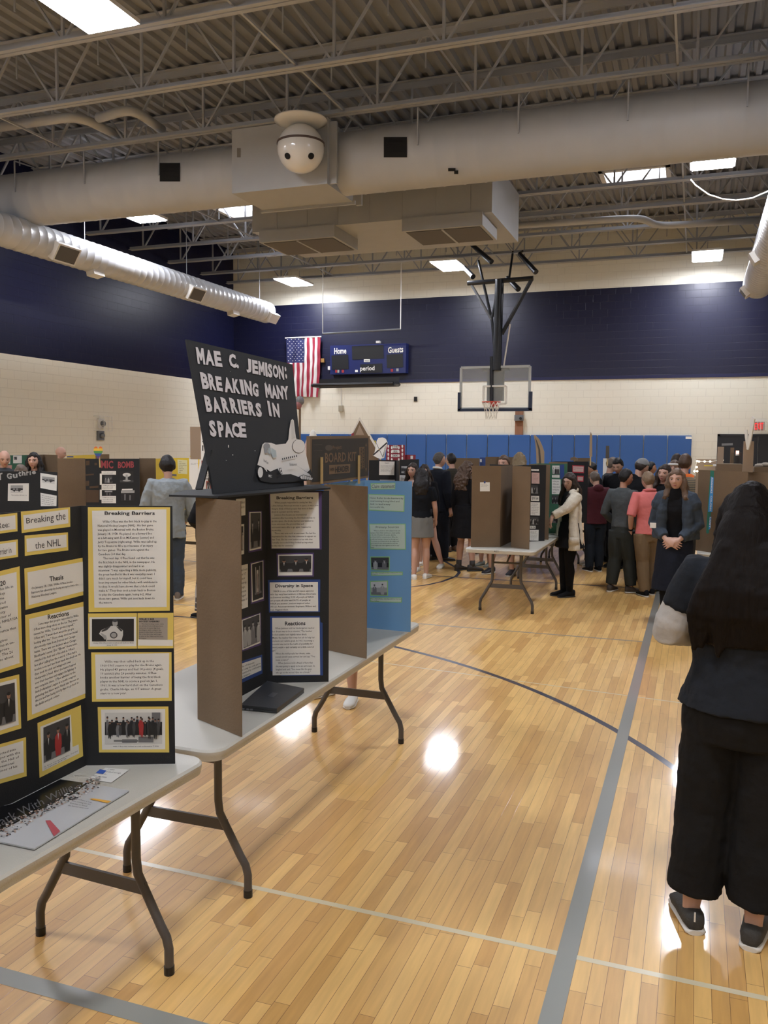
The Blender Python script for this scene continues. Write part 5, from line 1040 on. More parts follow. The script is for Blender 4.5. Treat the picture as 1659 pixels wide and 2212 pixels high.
def shoe(root,p,yaw,s,mu,ms,boot=0,L=.15,low=False):
    f=V((-math.sin(yaw),math.cos(yaw),0)); r=V((math.cos(yaw),math.sin(yaw),0)); up=V((0,0,1)); L*=s
    def ring(t,w,z0,z1):
        c=p+f*L*t; o=[]
        for j in range(16):
            a=2*PI*j/16; cx,cz=math.cos(a),math.sin(a); zz=(z0+z1)/2+(z1-z0)/2*math.copysign(abs(cz)**.7,cz); o.append(V((c.x,c.y,0))+r*w*s*cx+up*zz*s)
        return o
    hh=.045 if low else .058
    b=MB(); b.loft([ring(-.30,.008,.012,.03),ring(-.28,.019,.008,hh),ring(-.15,.024,.006,hh+.004),ring(.05,.0255,.006,hh-.002),ring(.25,.027,.006,.042),ring(.45,.03,.006,.032),ring(.6,.028,.006,.027),ring(.69,.018,.007,.021),ring(.71,.008,.009,.015)],mu)
    if boot: b.tube([p+V((0,0,.03*s)),p+V((0,0,boot*s))],[.024*s,.026*s],mu,14)
    o=b.build('shoe',root,smooth=True)
    b=MB(); b.loft([ring(-.31,.016,0,.011),ring(-.27,.023,0,.013),ring(0,.026,0,.012),ring(.4,.032,0,.012),ring(.62,.029,0,.012),ring(.72,.015,0,.012)],ms); b.build('sole',o,smooth=True,angle=.8); return o
WSOLE=mat('sole_white','C9C4BA',.6); BSOLE=mat('sole_dark','2A2724',.7)
def person(label,loc,face,h,*,fem=True,skin=SKIN,hair=None,hs='short',hlen=.72,top=None,slv=2,hem=.5,loose=.012,hood=False,collar=0,
           bot=None,kind='pants',bhem=.05,bw=.012,flare=.03,waist=.58,shoes=BLKM,sole=BSOLE,boot=0,feet=((-.05,0),(.05,0)),toe=(.15,-.15),
           armL=None,armR=None,handL=None,handR=None,lean=(0,0),head=(0,0,0),eyes=True,closed=False,wide=1.0,vox=.007,fold=.012,group=None,extra=None,curl=.5,low=False,tights=None,straight=0,full=0):
    t=thing('person',label,'person',(loc[0],loc[1],0),math.radians(face-90),group,local=True); s=h
    def W(p):
        p=V(p)
        if p.z>.5: k=(p.z-.5)/.5; p.x+=lean[0]*k; p.y+=lean[1]*k
        return p*s
    def WR(R): return [(W((cx,cy,z)).x,W((cx,cy,z)).y,z*s,rx*s,ry*s) for cx,cy,z,rx,ry in R]
    if fem: TR=[(.44,.085,.058),(.49,.095,.065),(.53,.094,.064),(.58,.080,.055),(.62,.072,.050),(.67,.077,.054),(.73,.086,.066),(.77,.090,.058),(.80,.092,.048),(.825,.072,.040),(.845,.038,.032)]
    else: TR=[(.44,.083,.056),(.49,.090,.062),(.53,.088,.060),(.58,.082,.056),(.62,.082,.055),(.67,.088,.058),(.73,.098,.064),(.77,.102,.060),(.80,.104,.050),(.825,.082,.042),(.845,.042,.034)]
    TR=[(z,rx*wide,ry*wide) for z,rx,ry in TR]; cyf=lambda z:-.004 if z>.6 else -.006
    sh=.095 if fem else .106; sh*=(wide+1)/2
    arms=[]
    for sd,a in((-1,armL),(1,armR)):
        e,w=a if a else ((sd*(sh+.028),-.015,.635),(sd*(sh+.032),.02,.495))
        arms.append((sd,V((sd*sh,-.004,.80)),V(e),V(w)))
    legs=[]
    for sd,f,ty in((-1,feet[0],toe[0]),(1,feet[1],toe[1])):
        hip=V((sd*.048*wide,0,.49)); an=V((f[0],f[1],.045)); kn=hip.lerp(an,.48)+V((0,.014,0)); legs.append((sd,hip,kn,an,ty))
    # --- body
    b=MB(); b.rings(WR([(0,cyf(z),z,rx-.006,ry-.006) for z,rx,ry in TR]),skin,20)
    b.tube([W((0,-.006,.81)),W((0,-.004,.85)),W((0,.004,.90))],[.036*s,.029*s,.028*s],skin,14)
    neck=W((0,0,.875)); hh=.132*s; yw,pt_,rl=head; HM=Matrix.Translation(neck)@Matrix.Rotation(yw,4,'Z')@Matrix.Rotation(pt_,4,'X')@Matrix.Rotation(rl,4,'Y')@Matrix.Translation(V((0,.012*s,.054*s)))@Matrix.Scale(hh,4)
    headgrid(b,lambda d:HM@headpt(d),skin)
    for sd in(-1,1): b.ball(HM@V((sd*.335,-.04,-.02)),(.03*hh,.06*hh,.10*hh),skin,10,8,Matrix.Rotation(yw,3,'Z'))
    for sd,S,E,Wr in arms:
        b.tube([W(S),W(S.lerp(E,.35)),W(S.lerp(E,.75)),W(E),W(E.lerp(Wr,.3)),W(E.lerp(Wr,.75)),W(Wr)],[r*s for r in(.030,.027,.024,.0215,.0225,.017,.0135)],skin,12,round_end=True)
        hd=handL if sd<0 else handR; d0=(Wr-E).normalized()
        if hd is None: hd=(d0,V((-sd,.2,0)))
        hand(b,W(Wr),hd[0],hd[1],s,skin,-sd if False else (1 if V(hd[0]).cross(V(hd[1])).dot(V((0,1,0)) if abs(V(hd[0]).z)>.5 else V((0,0,1)))>0 else -1),curl)
    for sd,hip,kn,an,ty in legs:
        b.tube([W(hip),W(hip.lerp(kn,.25)),W(hip.lerp(kn,.65)),W(kn),W(kn.lerp(an,.3)+V((0,-.006,0))),W(kn.lerp(an,.7)),W(an),W(an+V((0,0,-.03)))],[r*s for r in(.052,.052,.043,.031,.034,.026,.019,.019)],skin,14,round_end=True)
    bake(b.build('body',t),vox,2)
    # --- face
    if eyes:
        for sd in(-1,1):
            e=MB(); 
            if closed: e.tube([HM@V((sd*.10,.372,-.005)),HM@V((sd*.15,.375,-.02)),HM@V((sd*.20,.352,-.01))],.010*hh,IRIS,6)
            else:
                e.ball(HM@V((sd*.15,.338,.012)),(.058*hh,.034*hh,.030*hh),EYEW,12,8,Matrix.Rotation(yw,3,'Z')); e.ball(HM@V((sd*.15,.362,.012)),(.027*hh,.014*hh,.028*hh),IRIS,10,8,Matrix.Rotation(yw,3,'Z'))
                e.tube([HM@V((sd*.09,.372,.035)),HM@V((sd*.15,.385,.05)),HM@V((sd*.21,.350,.036))],.008*hh,IRIS,6)
            e.build('eye',t,smooth=True)
            MB().tube([HM@V((sd*.07,.412,.095)),HM@V((sd*.15,.396,.118)),HM@V((sd*.225,.338,.10))],.013*hh,hair or IRIS,6).build('eyebrow',t,smooth=True)
        m=MB(); m.ball(HM@V((0,.385,-.255)),(.082*hh,.022*hh,.013*hh),LIP,12,8,Matrix.Rotation(yw,3,'Z')); m.ball(HM@V((0,.383,-.277)),(.07*hh,.022*hh,.014*hh),LIP,12,8,Matrix.Rotation(yw,3,'Z')); m.build('mouth',t,smooth=True)
    # --- hair
    if hair:
        b=MB(); longh=hs!='short'
        def hf(d):
            yy=d.y; z=d.z*.5
            if longh: hl=.24 if yy>.55 else (.24-(.55-yy)*1.6 if yy>.15 else -.6); part=.06*math.exp(-(d.x/.3)**2) if yy>.3 else 0; hl+=part
            else: hl=.27 if yy>.45 else (.27-(.45-yy)*.75 if yy>-.1 else (-.14-(-.1-yy)*.35))
            k=ss(hl-.05,hl+.03,z); th=(1.28 if full else 1.12) if not longh else 1.14
            p=headpt(d,0); f=.93+(th-.93)*k; return HM@V((p.x*f,p.y*f-.01*k,p.z*(f if z>0 else 1)))
        headgrid(b,hf,hair)
        if longh and hs!='bun':
            cur=.0 if hs!='curly' else 1
            R=[]; n=9; z0=.95
            for i in range(n):
                u=i/(n-1); z=z0+(hlen-z0)*u; hx=(HM@V((0,-.12,0))).x/s; hy=(HM@V((0,-.12,0))).y/s; q=ss(.0,.5,u)
                bx=lean[0]*max(0,(z-.5)/.5); by=lean[1]*max(0,(z-.5)/.5)
                cx=hx*(1-q)+bx*q; cy=hy*(1-q)+(by-.060)*q
                wv=1+cur*.12*math.sin(u*14)
                R.append((cx*s,cy*s,z*s,(.046+.022*math.sin(min(1,u*1.6)*PI*.5)+cur*.014)*(1 if u<.85 else .8)*wv*s,(.046*(1-q)+.026*q+cur*.008)*s*(1 if u<.9 else .7)))
            b.rings(R,hair,24)
            for sd in(-1,1):
                P0=[HM@V((sd*.30,.02,.28)),HM@V((sd*.39,.05,-.1)),HM@V((sd*.37,.02,-.45)),W((sd*.068,.045,.80)),W((sd*.062,.062,max(hlen,.70)))]
                b.tube(P0,[.013*s,.020*s,.023*s,.022*s,.012*s],hair,10,round_end=True)
        if hs=='bun': b.ball(HM@V((0,-.45,.25)),.17*hh,hair,12,9)
        bake(b.build('hair',t),max(.007,vox),2,.012 if hs=='short' else (.022 if hs!='curly' else .05),.045)
    # --- clothes
    if bot and kind=='pants':
        b=MB(); b.rings(WR([(0,cyf(z),z,rx+bw*.6,ry+bw*.6) for z,rx,ry in TR if z<.56]+[(0,-.006,.575,.080*wide+bw*.5,.055*wide+bw*.5)]),bot,20)
        for sd,hip,kn,an,ty in legs:
            dn=an.lerp(kn,(bhem-.045)/max(.01,kn.z-.045)) if bhem>.045 else an+V((0,0,bhem-.045))
            b.tube([W(hip+V((0,0,.01))),W(hip.lerp(kn,.3)),W(hip.lerp(kn,.7)),W(kn),W(kn.lerp(dn,.45)),W(dn)],[(r+bw)*s for r in((.052,.051,.043,.034,.034,.024) if not straight else (.050,.046,.043,.042,.041,.039))],bot,16)
        bake(b.build('trousers',t),max(.009,vox),2,fold,.09)
    if tights:
        b=MB()
        for sd,hip,kn,an,ty in legs: b.tube([W(hip),W(hip.lerp(kn,.65)),W(kn),W(kn.lerp(an,.3)+V((0,-.006,0))),W(kn.lerp(an,.7)),W(an)],[(r+.004)*s for r in(.052,.043,.031,.034,.026,.021)],tights,14)
        b.build('tights',t,smooth=True)
    if bot and kind in('skirt','dress'):
        z1=waist; n=8; R=[]; zs=[bhem+(z1-bhem)*i/(n-1) for i in range(n)]
        def torso(z):
            for i in range(len(TR)-1):
                if TR[i][0]<=z<=TR[i+1][0]:
                    u=(z-TR[i][0])/(TR[i+1][0]-TR[i][0]); return TR[i][1]*(1-u)+TR[i+1][1]*u,TR[i][2]*(1-u)+TR[i+1][2]*u
            return TR[0][1],TR[0][2]
        for z in zs:
            rx,ry=torso(max(z,.49)) ; k=max(0,(.49-z)/.3); R.append((0,cyf(z),z,rx+bw+flare*k,ry+bw+flare*k))
        b=MB(); b.rings(WR(R),bot,28); bake(b.build('skirt' if kind=='skirt' else 'dress',t),max(.009,vox),2,fold,.10)
    if top:
        b=MB(); R=[(0,cyf(z),z,rx+loose,ry+loose) for z,rx,ry in TR if z>hem+.005]; e=R[0]; R=[(0,cyf(hem),hem,e[3]+.004,e[4]+.004)]+R[:-1]+[(0,-.004,.848,.036+collar,.034+collar)]
        if collar: R+=[(0,0,.872,.036+collar*.6,.034+collar*.6)]
        b.rings(WR(R),top,26)
        for sd,S,E,Wr in arms:
            pts=[S+V((-sd*.03,0,-.002)),S,S.lerp(E,.4),S.lerp(E,.8),E,E.lerp(Wr,.4),E.lerp(Wr,.95)]; rad=[.03,.036,.034,.030,.029,.026,.022]
            k=4 if slv<=.5 else (5 if slv<=1 else 7); 
            if slv<=.5: pts[3]=S.lerp(E,.6)
            elif slv<2 and slv>1: pts[6]=E.lerp(Wr,slv-1)
            b.tube([W(p) for p in pts[:k]],[(r+loose*.55)*s for r in rad[:k]],top,14)
        if hood: b.ball(W((0,-.055,.83)),(.055*s,.035*s,.04*s),top,14,9)
        bake(b.build('top',t),max(.008,vox),2,fold,.08)
    for sd,hip,kn,an,ty in legs:
        shoe(t,V((an.x*s,an.y*s,0)),ty*(1 if sd<0 else 1),s,shoes,sole,boot,low=low)
    if extra: extra(t,s,W,HM,hh,arms)
    return t
def at_foot(px,py,ytop,**k): p=onZ(px,py); return (p.x,p.y),onY(px,ytop,p.y).z
def at_Y(px,Y,ytop): p=onY(px,ytop,Y); return (p.x,Y),p.z
NAVY=cloth('navy','1A2033'); BLACK=cloth('black','0F0F12'); DGREY=cloth('dark_grey','3A3D40'); JEANS=cloth('jeans','3A4450'); KHAKI=cloth('khaki','6E5C45')
HB=hairmat('black','14100F'); HBR=hairmat('brown','4A382B'); HDB=hairmat('dark_brown','2C211B'); HLB=hairmat('light_brown','75604A'); HBL=hairmat('blond','7A684C'); HGY=hairmat('grey_brown','5A4E44')
# ---- foreground woman, back view
def ex1(t,s,W,HM,hh,arms):
    b=MB(); sd,S,E,Wr=arms[0]
    b.tube([W(S.lerp(E,.50)),W(S.lerp(E,.85)),W(E),W(E.lerp(Wr,.45)),W(E.lerp(Wr,.75))],[r*s for r in(.040,.043,.040,.034,.028)],cloth('pale_grey','A5A19A'),18,round_end=True); bake(b.build('sleeve',t),.006,3,.012,.08)
    # trouser side cords
    b=MB(); b.tube([W((-.118,0,.545)),W((-.125,0,.53)),W((-.12,0,.515))],.0015*s,BLACK,5); b.build('cord',t)
    for sd,f in((-1,(-.075,0)),(1,(.075,-.01))):
        b=MB(); p=V((f[0]*s,f[1]*s,0)); b.box((p.x-.003,p.y-.052*s,.035*s),(p.x+.003,p.y-.047*s,.055*s),WSOLE); b.build('heel_tab',t)
def ex1b(t,s,W,HM,hh,arms):
    ex1(t,s,W,HM,hh,arms)
    b=MB(); hr=mat('hair_near_black','120D0A',.6,vary=.5,vscale=1,bump=.45,bscale=1,stretch=(90,90,7),spec=.12)
    b.rings(WRR(W,s,[(0,-.02,.955,.03,.03),(0,-.03,.935,.050,.043),(0.0,-.036,.90,.062,.048),(0,-.048,.85,.070,.046),(-.002,-.062,.80,.080,.040),(-.006,-.070,.75,.090,.035),(-.008,-.072,.70,.088,.030),(-.008,-.070,.66,.07,.022)]),hr,28)
    R=random.Random(3)
    for i in range(14):
        a=-.10+.20*i/13; zz=.67+R.uniform(-.03,.02); b.tube([W((a*.45,-.075,.87)),W((a*.8,-.098,.78)),W((a*.98,-.100,.73)),W((a*.95+R.uniform(-.008,.008),-.088,zz))],[.014*s,.017*s,.014*s,.006*s],hr,8,round_end=True)
    for i in range(0): z=.86-.03*i; b.tube([W((-.05,-.05,z)),W((-.085,-.06,z-.06)),W((-.118-.006*i,-.045,z-.13)),W((-.135-.004*i,-.02,z-.17))],[.014*s,.015*s,.010*s,.002*s],hr,8)
    bake(b.build('long_hair',t),.006,3,.008,.05)
def WRR(W,s,R): return [(W((cx,cy,z)).x,W((cx,cy,z)).y,z*s,rx*s,ry*s) for cx,cy,z,rx,ry in R]
person('person seen from behind at the right edge, very long dark hair, all in black',(.195,3.40),84,1.72,hair=mat('hair_near_black','120D0A',.6,vary=.5,vscale=1,bump=.45,bscale=1,stretch=(90,90,7),spec=.12),hs='long',hlen=.66,top=cloth('black_knit','1C1F24'),slv=.5,hem=.515,loose=.022,
  bot=cloth('black_trousers','151413'),bhem=.085,bw=.020,straight=1,shoes=mat('shoe_charcoal','35332F',.8,bump=.3,bscale=120),sole=WSOLE,feet=((-.088,.0),(.042,-.01)),toe=(.35,-.1),low=True,
  armL=((-.155,.0,.665),(-.075,.10,.655)),armR=((.155,-.0,.665),(.075,.10,.655)),vox=.006,fold=.02,extra=ex1b,eyes=False,wide=1.12)
# ---- denim jacket girl
def exd(t,s,W,HM,hh,arms):
    DN=cloth('denim_jacket','363E48',vary=.15); b=MB()
    for sd in(-1,1):
        b.tube([W((sd*.062,.03,.815)),W((sd*.075,.045,.74)),W((sd*.082,.042,.64)),W((sd*.085,.04,.55))],[.026*s,.034*s,.036*s,.034*s],DN,12)
        b.tube([W((sd*.080,-.01,.80)),W((sd*.095,-.015,.70)),W((sd*.098,-.015,.55))],[.045*s,.052*s,.050*s],DN,12)
    for sd in(-1,1): b.tube([W((sd*.045,-.01,.835)),W((sd*.085,.0,.815)),W((sd*.10,.005,.77))],[.036*s,.050*s,.056*s],DN,12,round_end=True)
    for sd,S,E,Wr in arms: b.tube([W(S),W(S.lerp(E,.5)),W(E),W(E.lerp(Wr,.5)),W(E.lerp(Wr,.8))],[r*s for r in(.052,.046,.042,.037,.033)],DN,14)
    bake(b.build('denim_jacket',t),.008,2,.02,.07)
    b=MB(); b.rings(WRR(W,s,[(0,.004,.80,.062,.05),(0,.006,.83,.056,.048),(0,.008,.86,.045,.042),(0,.008,.875,.036,.034)]),BLACK,20); bake(b.build('scarf',t),.008,2,.015,.05)
    sd,S,E,Wr=arms[0] if True else arms[1]; 
    p=W(arms[1][2].lerp(arms[1][3],.1)); 
    b=MB(); c=p+V((.005,.062,-.0))*s; b.box((c.x-.02*s,c.y-.002,c.z-.018*s),(c.x+.018*s,c.y+.002,c.z+.016*s),WHITE); b.build('sticker',t)
loc,h=at_foot(1452,1346,1012)
person('person in a blue denim jacket and long dark skirt, facing the camera with clasped hands',loc,262,h,hair=hairmat('mid_brown','5C4838'),hs='long',hlen=.82,top=BLACK,slv=.5,hem=.5,loose=.014,bot=cloth('dark_denim','181C27',vary=.2),kind='skirt',bhem=.22,flare=.03,bw=.026,waist=.56,tights=BLACK,
  shoes=BLACK,sole=BSOLE,wide=.92,armL=((-.135,-.01,.645),(-.032,.115,.545)),armR=((.135,-.01,.645),(.032,.115,.545)),handL=((1,.25,-.35),(0,-1,-.2)),handR=((-1,.3,-.35),(0,-1,-.2)),extra=exd,vox=.0055,head=(-.05,0,.03))
def legs_dark(t,s,W,HM,hh,arms): pass
# ---- cream cardigan
def exc(t,s,W,HM,hh,arms):
    CR_=cloth('cream_knit','CFC6B4',bump=.6,bscale=120,vary=.08); b=MB()
    for sd in(-1,1):
        b.tube([W((sd*.075,.0,.81)),W((sd*.095,.012,.72)),W((sd*.10,.015,.6)),W((sd*.118,.015,.5)),W((sd*.125,.015,.385))],[.028*s,.036*s,.036*s,.042*s,.046*s],CR_,14)
    b.rings(WRR(W,s,[(0,-.055,.385,.12,.030),(0,-.055,.5,.115,.035),(0,-.05,.6,.095,.032),(0,-.045,.72,.098,.035),(0,-.035,.8,.085,.03),(0,-.035,.845,.05,.028)]),CR_,24)
    for sd,S,E,Wr in arms: b.tube([W(S+V((-sd*.02,0,0))),W(S),W(S.lerp(E,.5)),W(E),W(E.lerp(Wr,.5)),W(E.lerp(Wr,.92))],[r*s for r in(.045,.052,.046,.040,.035,.032)],CR_,14)
    b.tube([W((-.06,.02,.84)),W((-.05,-.03,.862)),W((0,-.05,.868)),W((.05,-.03,.862)),W((.06,.02,.84))],.022*s,CR_,10,round_end=True)
    bake(b.build('cardigan',t),.008,2,.014,.05)
    for sd in(-1,1):
        b=MB(); b.rings(WRR(W,s,[(sd*.14,.025,.435,.028,.034),(sd*.138,.025,.495,.028,.034)]),CR_,14,.6); b.build('pocket',t,smooth=True)
loc,h=at_foot(1226,1288,1020)
person('person in a long cream knit cardigan over black, reaching one arm out to the left',loc,214,h,hair=HDB,hs='long',hlen=.74,top=BLACK,slv=.5,hem=.45,loose=.010,bot=BLACK,kind='dress',bhem=.40,bw=.020,flare=.10,waist=.6,tights=BLACK,shoes=BLACK,boot=.09,feet=((-.035,.0),(.035,.02)),
  armL=((-.13,.10,.715),(-.115,.205,.66)),armR=((.135,-.05,.64),(.11,-.01,.52)),handL=((0,.35,-1),(0,-.9,-.3)),extra=exc,vox=.0055,head=(.50,-.15,-.12),closed=True,curl=.35)
# black dress under the cardigan is part of the top; skirt of it
# ---- boys group
loc,h=at_foot(1395,1286,1018)
def exp_(t,s,W,HM,hh,arms):
    b=MB(); b.tube([W((-.04,.01,.845)),W((-.035,-.035,.852)),W((0,-.045,.855)),W((.035,-.035,.852)),W((.04,.01,.845))],.012*s,cloth('salmon','C8706C'),8,round_end=True); b.build('collar',t,smooth=True)
    sd,S,E,Wr=arms[0]; b=MB(); b.tube([W(E.lerp(Wr,.86)),W(E.lerp(Wr,.95))],.0185*s,BLACK,10); b.build('wristband',t,smooth=True)
person('person in a salmon pink polo shirt and khaki trousers, back to the camera',loc,112,h,fem=False,hair=HLB,top=cloth('salmon','C8706C'),slv=1,hem=.5,loose=.014,bot=KHAKI,bhem=.04,bw=.016,shoes=BLACK,sole=WSOLE,armL=((-.15,-.03,.645),(-.125,.05,.52)),armR=((.14,.0,.64),(.10,.09,.56)),head=(.35,-.15,0),extra=exp_,eyes=False,wide=.97,feet=((-.03,-.05),(.06,.04)))
loc,h=at_foot(1340,1279,1012)
person('person with short black hair in a dark grey sweatshirt and charcoal joggers',loc,62,h,fem=False,skin=SKIN2,hair=HB,top=cloth('charcoal_sweat','45494A'),hem=.53,loose=.014,bot=cloth('charcoal_jogger','2F3230'),bhem=.06,bw=.020,shoes=mat('shoe_brown','3C332C',.8),sole=WSOLE,feet=((-.07,-.03),(.075,.03)),toe=(.2,-.75),head=(-.55,-.1,0),armL=((-.15,-.03,.64),(-.12,.07,.56)),armR=((.135,-.02,.64),(.14,.06,.50)),eyes=True,wide=.88)
loc,h=at_foot(1372,1255,988)
def cap(col,m2=None,brim=True):
    def f(t,s,W,HM,hh,arms):
        b=MB(); 
        def g(d): p=headpt(d,0); k=ss(.0,.04,d.z*.5-.10-.05*d.y); f_=.95+.22*k; return HM@V((p.x*f_,p.y*f_,p.z*(1.13 if d.z>0 else .9)))
        headgrid(b,g,col,32,24); o=b.build('cap',t,smooth=True)
        if brim:
            b=MB(); o_=[HM@V((.36*math.sin(a),.36+.28*math.cos(a) if abs(a)<1.57 else .3,.13-.04*math.cos(a))) for a in[-1.4+2.8*i/12 for i in range(13)]]; n=13
            b.add(o_+[p-V((0,0,.006)) for p in o_],[tuple(range(n)),tuple(range(2*n-1,n-1,-1))]+[(i,i+n,(i+1)%n+n,(i+1)%n) for i in range(n)],m2 or col); b.build('cap_brim',t)
        if m2: MB().tube([HM@V((.42*math.cos(a),.46*math.sin(a)-.01,.13+.03*math.sin(a))) for a in[2*PI*i/20 for i in range(20)]],.06*hh,m2,8).build('cap_band',t,smooth=True) if False else None
    return f
person('tall person in a black hooded top and grey cap with a beard',loc,48,h,fem=False,hair=HDB,top=BLACK,hem=.49,loose=.022,hood=True,bot=cloth('tan_trousers','5E4E3A'),bhem=.04,bw=.018,shoes=BLACK,head=(-.25,-.3,0),armL=((-.15,.02,.64),(-.06,.12,.60)),extra=cap(cloth('cap_grey','7C7D7E'),cloth('cap_navy','2A3145')),wide=1.28,feet=((-.06,0),(.07,.02)))
loc,h=at_foot(1283,1234,1017)
person('person in a maroon hooded sweatshirt and dark jeans, back to the camera',loc,118,h,fem=False,hair=HGY,top=cloth('maroon','4A2026'),hem=.48,loose=.02,hood=True,bot=cloth('dark_jeans','1D232B'),bhem=.04,bw=.014,shoes=BLACK,sole=WSOLE,head=(.3,-.3,0),eyes=False,armL=((-.14,.01,.64),(-.09,.10,.58)),armR=((.14,.01,.64),(.09,.10,.58)))
loc,h=at_Y(1286,13.5,993)
person('person in a black t-shirt with black hair behind the maroon hoodie',loc,200,h,fem=False,skin=SKIN2,hair=HB,top=BLACK,slv=.5,bot=BLACK,shoes=mat('shoe_pale','B5B3AE',.8),sole=WSOLE,head=(0,-.5,.2),vox=.009)
loc,h=at_Y(1318,14.1,987)
person('person with short curly brown hair behind the grey sweatshirt',loc,20,h,fem=False,hair=HGY,top=DGREY,bot=JEANS,shoes=BLACK,head=(0,-.2,0),vox=.009)
loc,h=at_Y(1338,13.5,986)
person('person with thick black hair looking down, beside the grey cap',loc,255,h,fem=False,hair=HB,top=BLACK,bot=BLACK,shoes=BLACK,head=(0,-.45,0),vox=.009)
loc,h=at_Y(1404,15.6,997)
person('person with black hair in profile in front of the blue mats',loc,15,h,fem=False,skin=SKIN2,hair=HB,top=DGREY,bot=BLACK,shoes=BLACK,vox=.009)
loc,h=at_Y(1393,12.6,1013)
person('child with tousled blond hair half hidden by the pink polo',loc,80,h,fem=False,hair=HBL,top=DGREY,bot=JEANS,shoes=BLACK,vox=.009,eyes=False)
loc,h=at_Y(1436,11.4,1003)
person('smiling person with parted brown hair just behind the denim jacket',loc,245,h,hair=HDB,hs='long',hlen=.76,top=BLACK,bot=BLACK,shoes=BLACK,vox=.006,head=(.1,0,-.1))
loc,h=at_Y(1458,13.2,994)
def hband(t,s,W,HM,hh,arms): MB().tube([HM@V((.385*math.cos(a),.465*math.sin(a)-.01,.24+.03*math.sin(a))) for a in[2*PI*i/24 for i in range(25)]],.065*hh,WHITE,8).build('headband',t,smooth=True)
person('person wearing a white headband behind the denim jacket girl',loc,258,h,hair=HBR,hs='bun',top=DGREY,bot=BLACK,shoes=BLACK,vox=.008,extra=hband)
loc,h=at_Y(1480,12.0,980)
STR=mat('cloth_striped','9A8468',.85); 
_n=STR.node_tree; _w=_n.nodes.new('ShaderNodeTexWave'); _w.bands_direction='Z'; _w.inputs['Scale'].default_value=14; _tc=[x for x in _n.nodes if x.type=='TEX_COORD'][0]; _n.links.new(_tc.outputs['Object'],_w.inputs['Vector'])
_r=_n.nodes.new('ShaderNodeValToRGB'); _r.color_ramp.elements[0].color=lin('3A3A38'); _r.color_ramp.elements[1].color=lin('8A7A5E'); _n.links.new(_w.outputs['Fac'],_r.inputs[0]); _n.links.new(_r.outputs[0],[x for x in _n.nodes if x.type=='BSDF_PRINCIPLED'][0].inputs['Base Color'])
def exo(t,s,W,HM,hh,arms):
    b=MB(); b.rings(WRR(W,s,[(0,-.004,.795,.13,.066),(0,-.004,.825,.105,.056),(0,-.004,.85,.052,.044)]),cloth('orange','C8642C'),24); bake(b.build('orange_yoke',t),.01,2)
person('person with short brown hair in a striped shirt with orange shoulders, back turned',loc,70,h,fem=False,hair=HBR,top=STR,bot=DGREY,shoes=BLACK,vox=.009,extra=exo,eyes=False,loose=.018)
loc,h=at_Y(1461,14.5,980)
person('person whose dark brown hair shows left of the striped shirt',loc,60,h,fem=False,hair=HDB,top=BLACK,bot=BLACK,shoes=BLACK,vox=.009,eyes=False)
# ---- middle group
loc,h=at_foot(1003,1233,996)
def exj(t,s,W,HM,hh,arms):
    b=MB(); sd,S,E,Wr=arms[0]; p=W(Wr); b.rings([(p.x,p.y,p.z-.28*s,.03*s,.045*s),(p.x,p.y,p.z-.15*s,.03*s,.04*s),(p.x,p.y,p.z,.02*s,.02*s)],cloth('grey_cloth','6E6A64'),14); bake(b.build('draped_cloth',t),.01,2,.02,.06)
person('person with long curly brown hair, black dress and dark ankle boots',loc,62,h,hair=HBR,hs='curly',hlen=.74,top=BLACK,hem=.5,loose=.014,slv=2,bot=BLACK,kind='dress',bhem=.31,bw=.022,flare=.05,waist=.6,shoes=mat('boot_dark','2B2622',.7),boot=.10,feet=((-.05,-.02),(.06,.04)),toe=(.0,-.5),head=(-.75,0,0),vox=.006,extra=None)
loc,h=at_foot(908,1250,1011)
person('person in a black t-shirt and grey skirt with white shoes, back to the camera',loc,105,h,hair=HB,hs='long',hlen=.76,top=cloth('black_tee','101318'),slv=.5,hem=.555,loose=.014,bot=cloth('grey_skirt','6A6A66'),kind='skirt',bhem=.38,bw=.014,flare=.03,waist=.57,shoes=WHITE,sole=WSOLE,feet=((-.055,-.04),(.05,.03)),toe=(.1,-.3),armL=((-.13,.0,.655),(-.10,.10,.60)),armR=((.125,-.0,.645),(.13,.06,.53)),vox=.006,eyes=False,low=True)
loc,h=at_Y(893,11.9,1000)
person('smiling person in a pale pink top facing the camera beside the blue board',loc,262,h,hair=HDB,hs='long',hlen=.76,top=cloth('pale_pink','B79A90'),bot=BLACK,kind='skirt',bhem=.38,bw=.014,waist=.57,shoes=WHITE,sole=WSOLE,vox=.006,low=True)
loc,h=at_Y(918,12.45,1003)
person('person with dark hair half hidden by the black t-shirt, bare leg striding right',loc,262,h,hair=HDB,hs='long',hlen=.76,top=BLACK,bot=DGREY,kind='skirt',bhem=.40,waist=.57,shoes=WHITE,sole=WSOLE,feet=((.16,.0),(.02,0)) if False else ((-.20,.02),(.04,0)),vox=.007,low=True)
loc,h=at_foot(944,1211,977)
def exs(t,s,W,HM,hh,arms):
    b=MB(); b.tube([W((-.036,.005,.853)),W((-.03,-.03,.860)),W((0,-.038,.862)),W((.03,-.03,.860)),W((.036,.005,.853))],.010*s,WHITE,8,round_end=True); b.build('shirt_collar',t,smooth=True)
person('tall person in a navy suit with short greying hair and white shirt collar',loc,62,h,fem=False,hair=mat('hair_crop','46413C',.7,bump=.5,bscale=200),top=cloth('navy_suit','12151D'),hem=.46,loose=.018,bot=cloth('navy_suit','12151D'),bhem=.03,bw=.016,shoes=mat('shoe_black','1B1715',.4),feet=((-.05,0),(.06,.03)),toe=(.1,-.6),head=(-.45,0,0),vox=.007,extra=exs,wide=1.05)
loc,h=at_foot(973,1191,979)
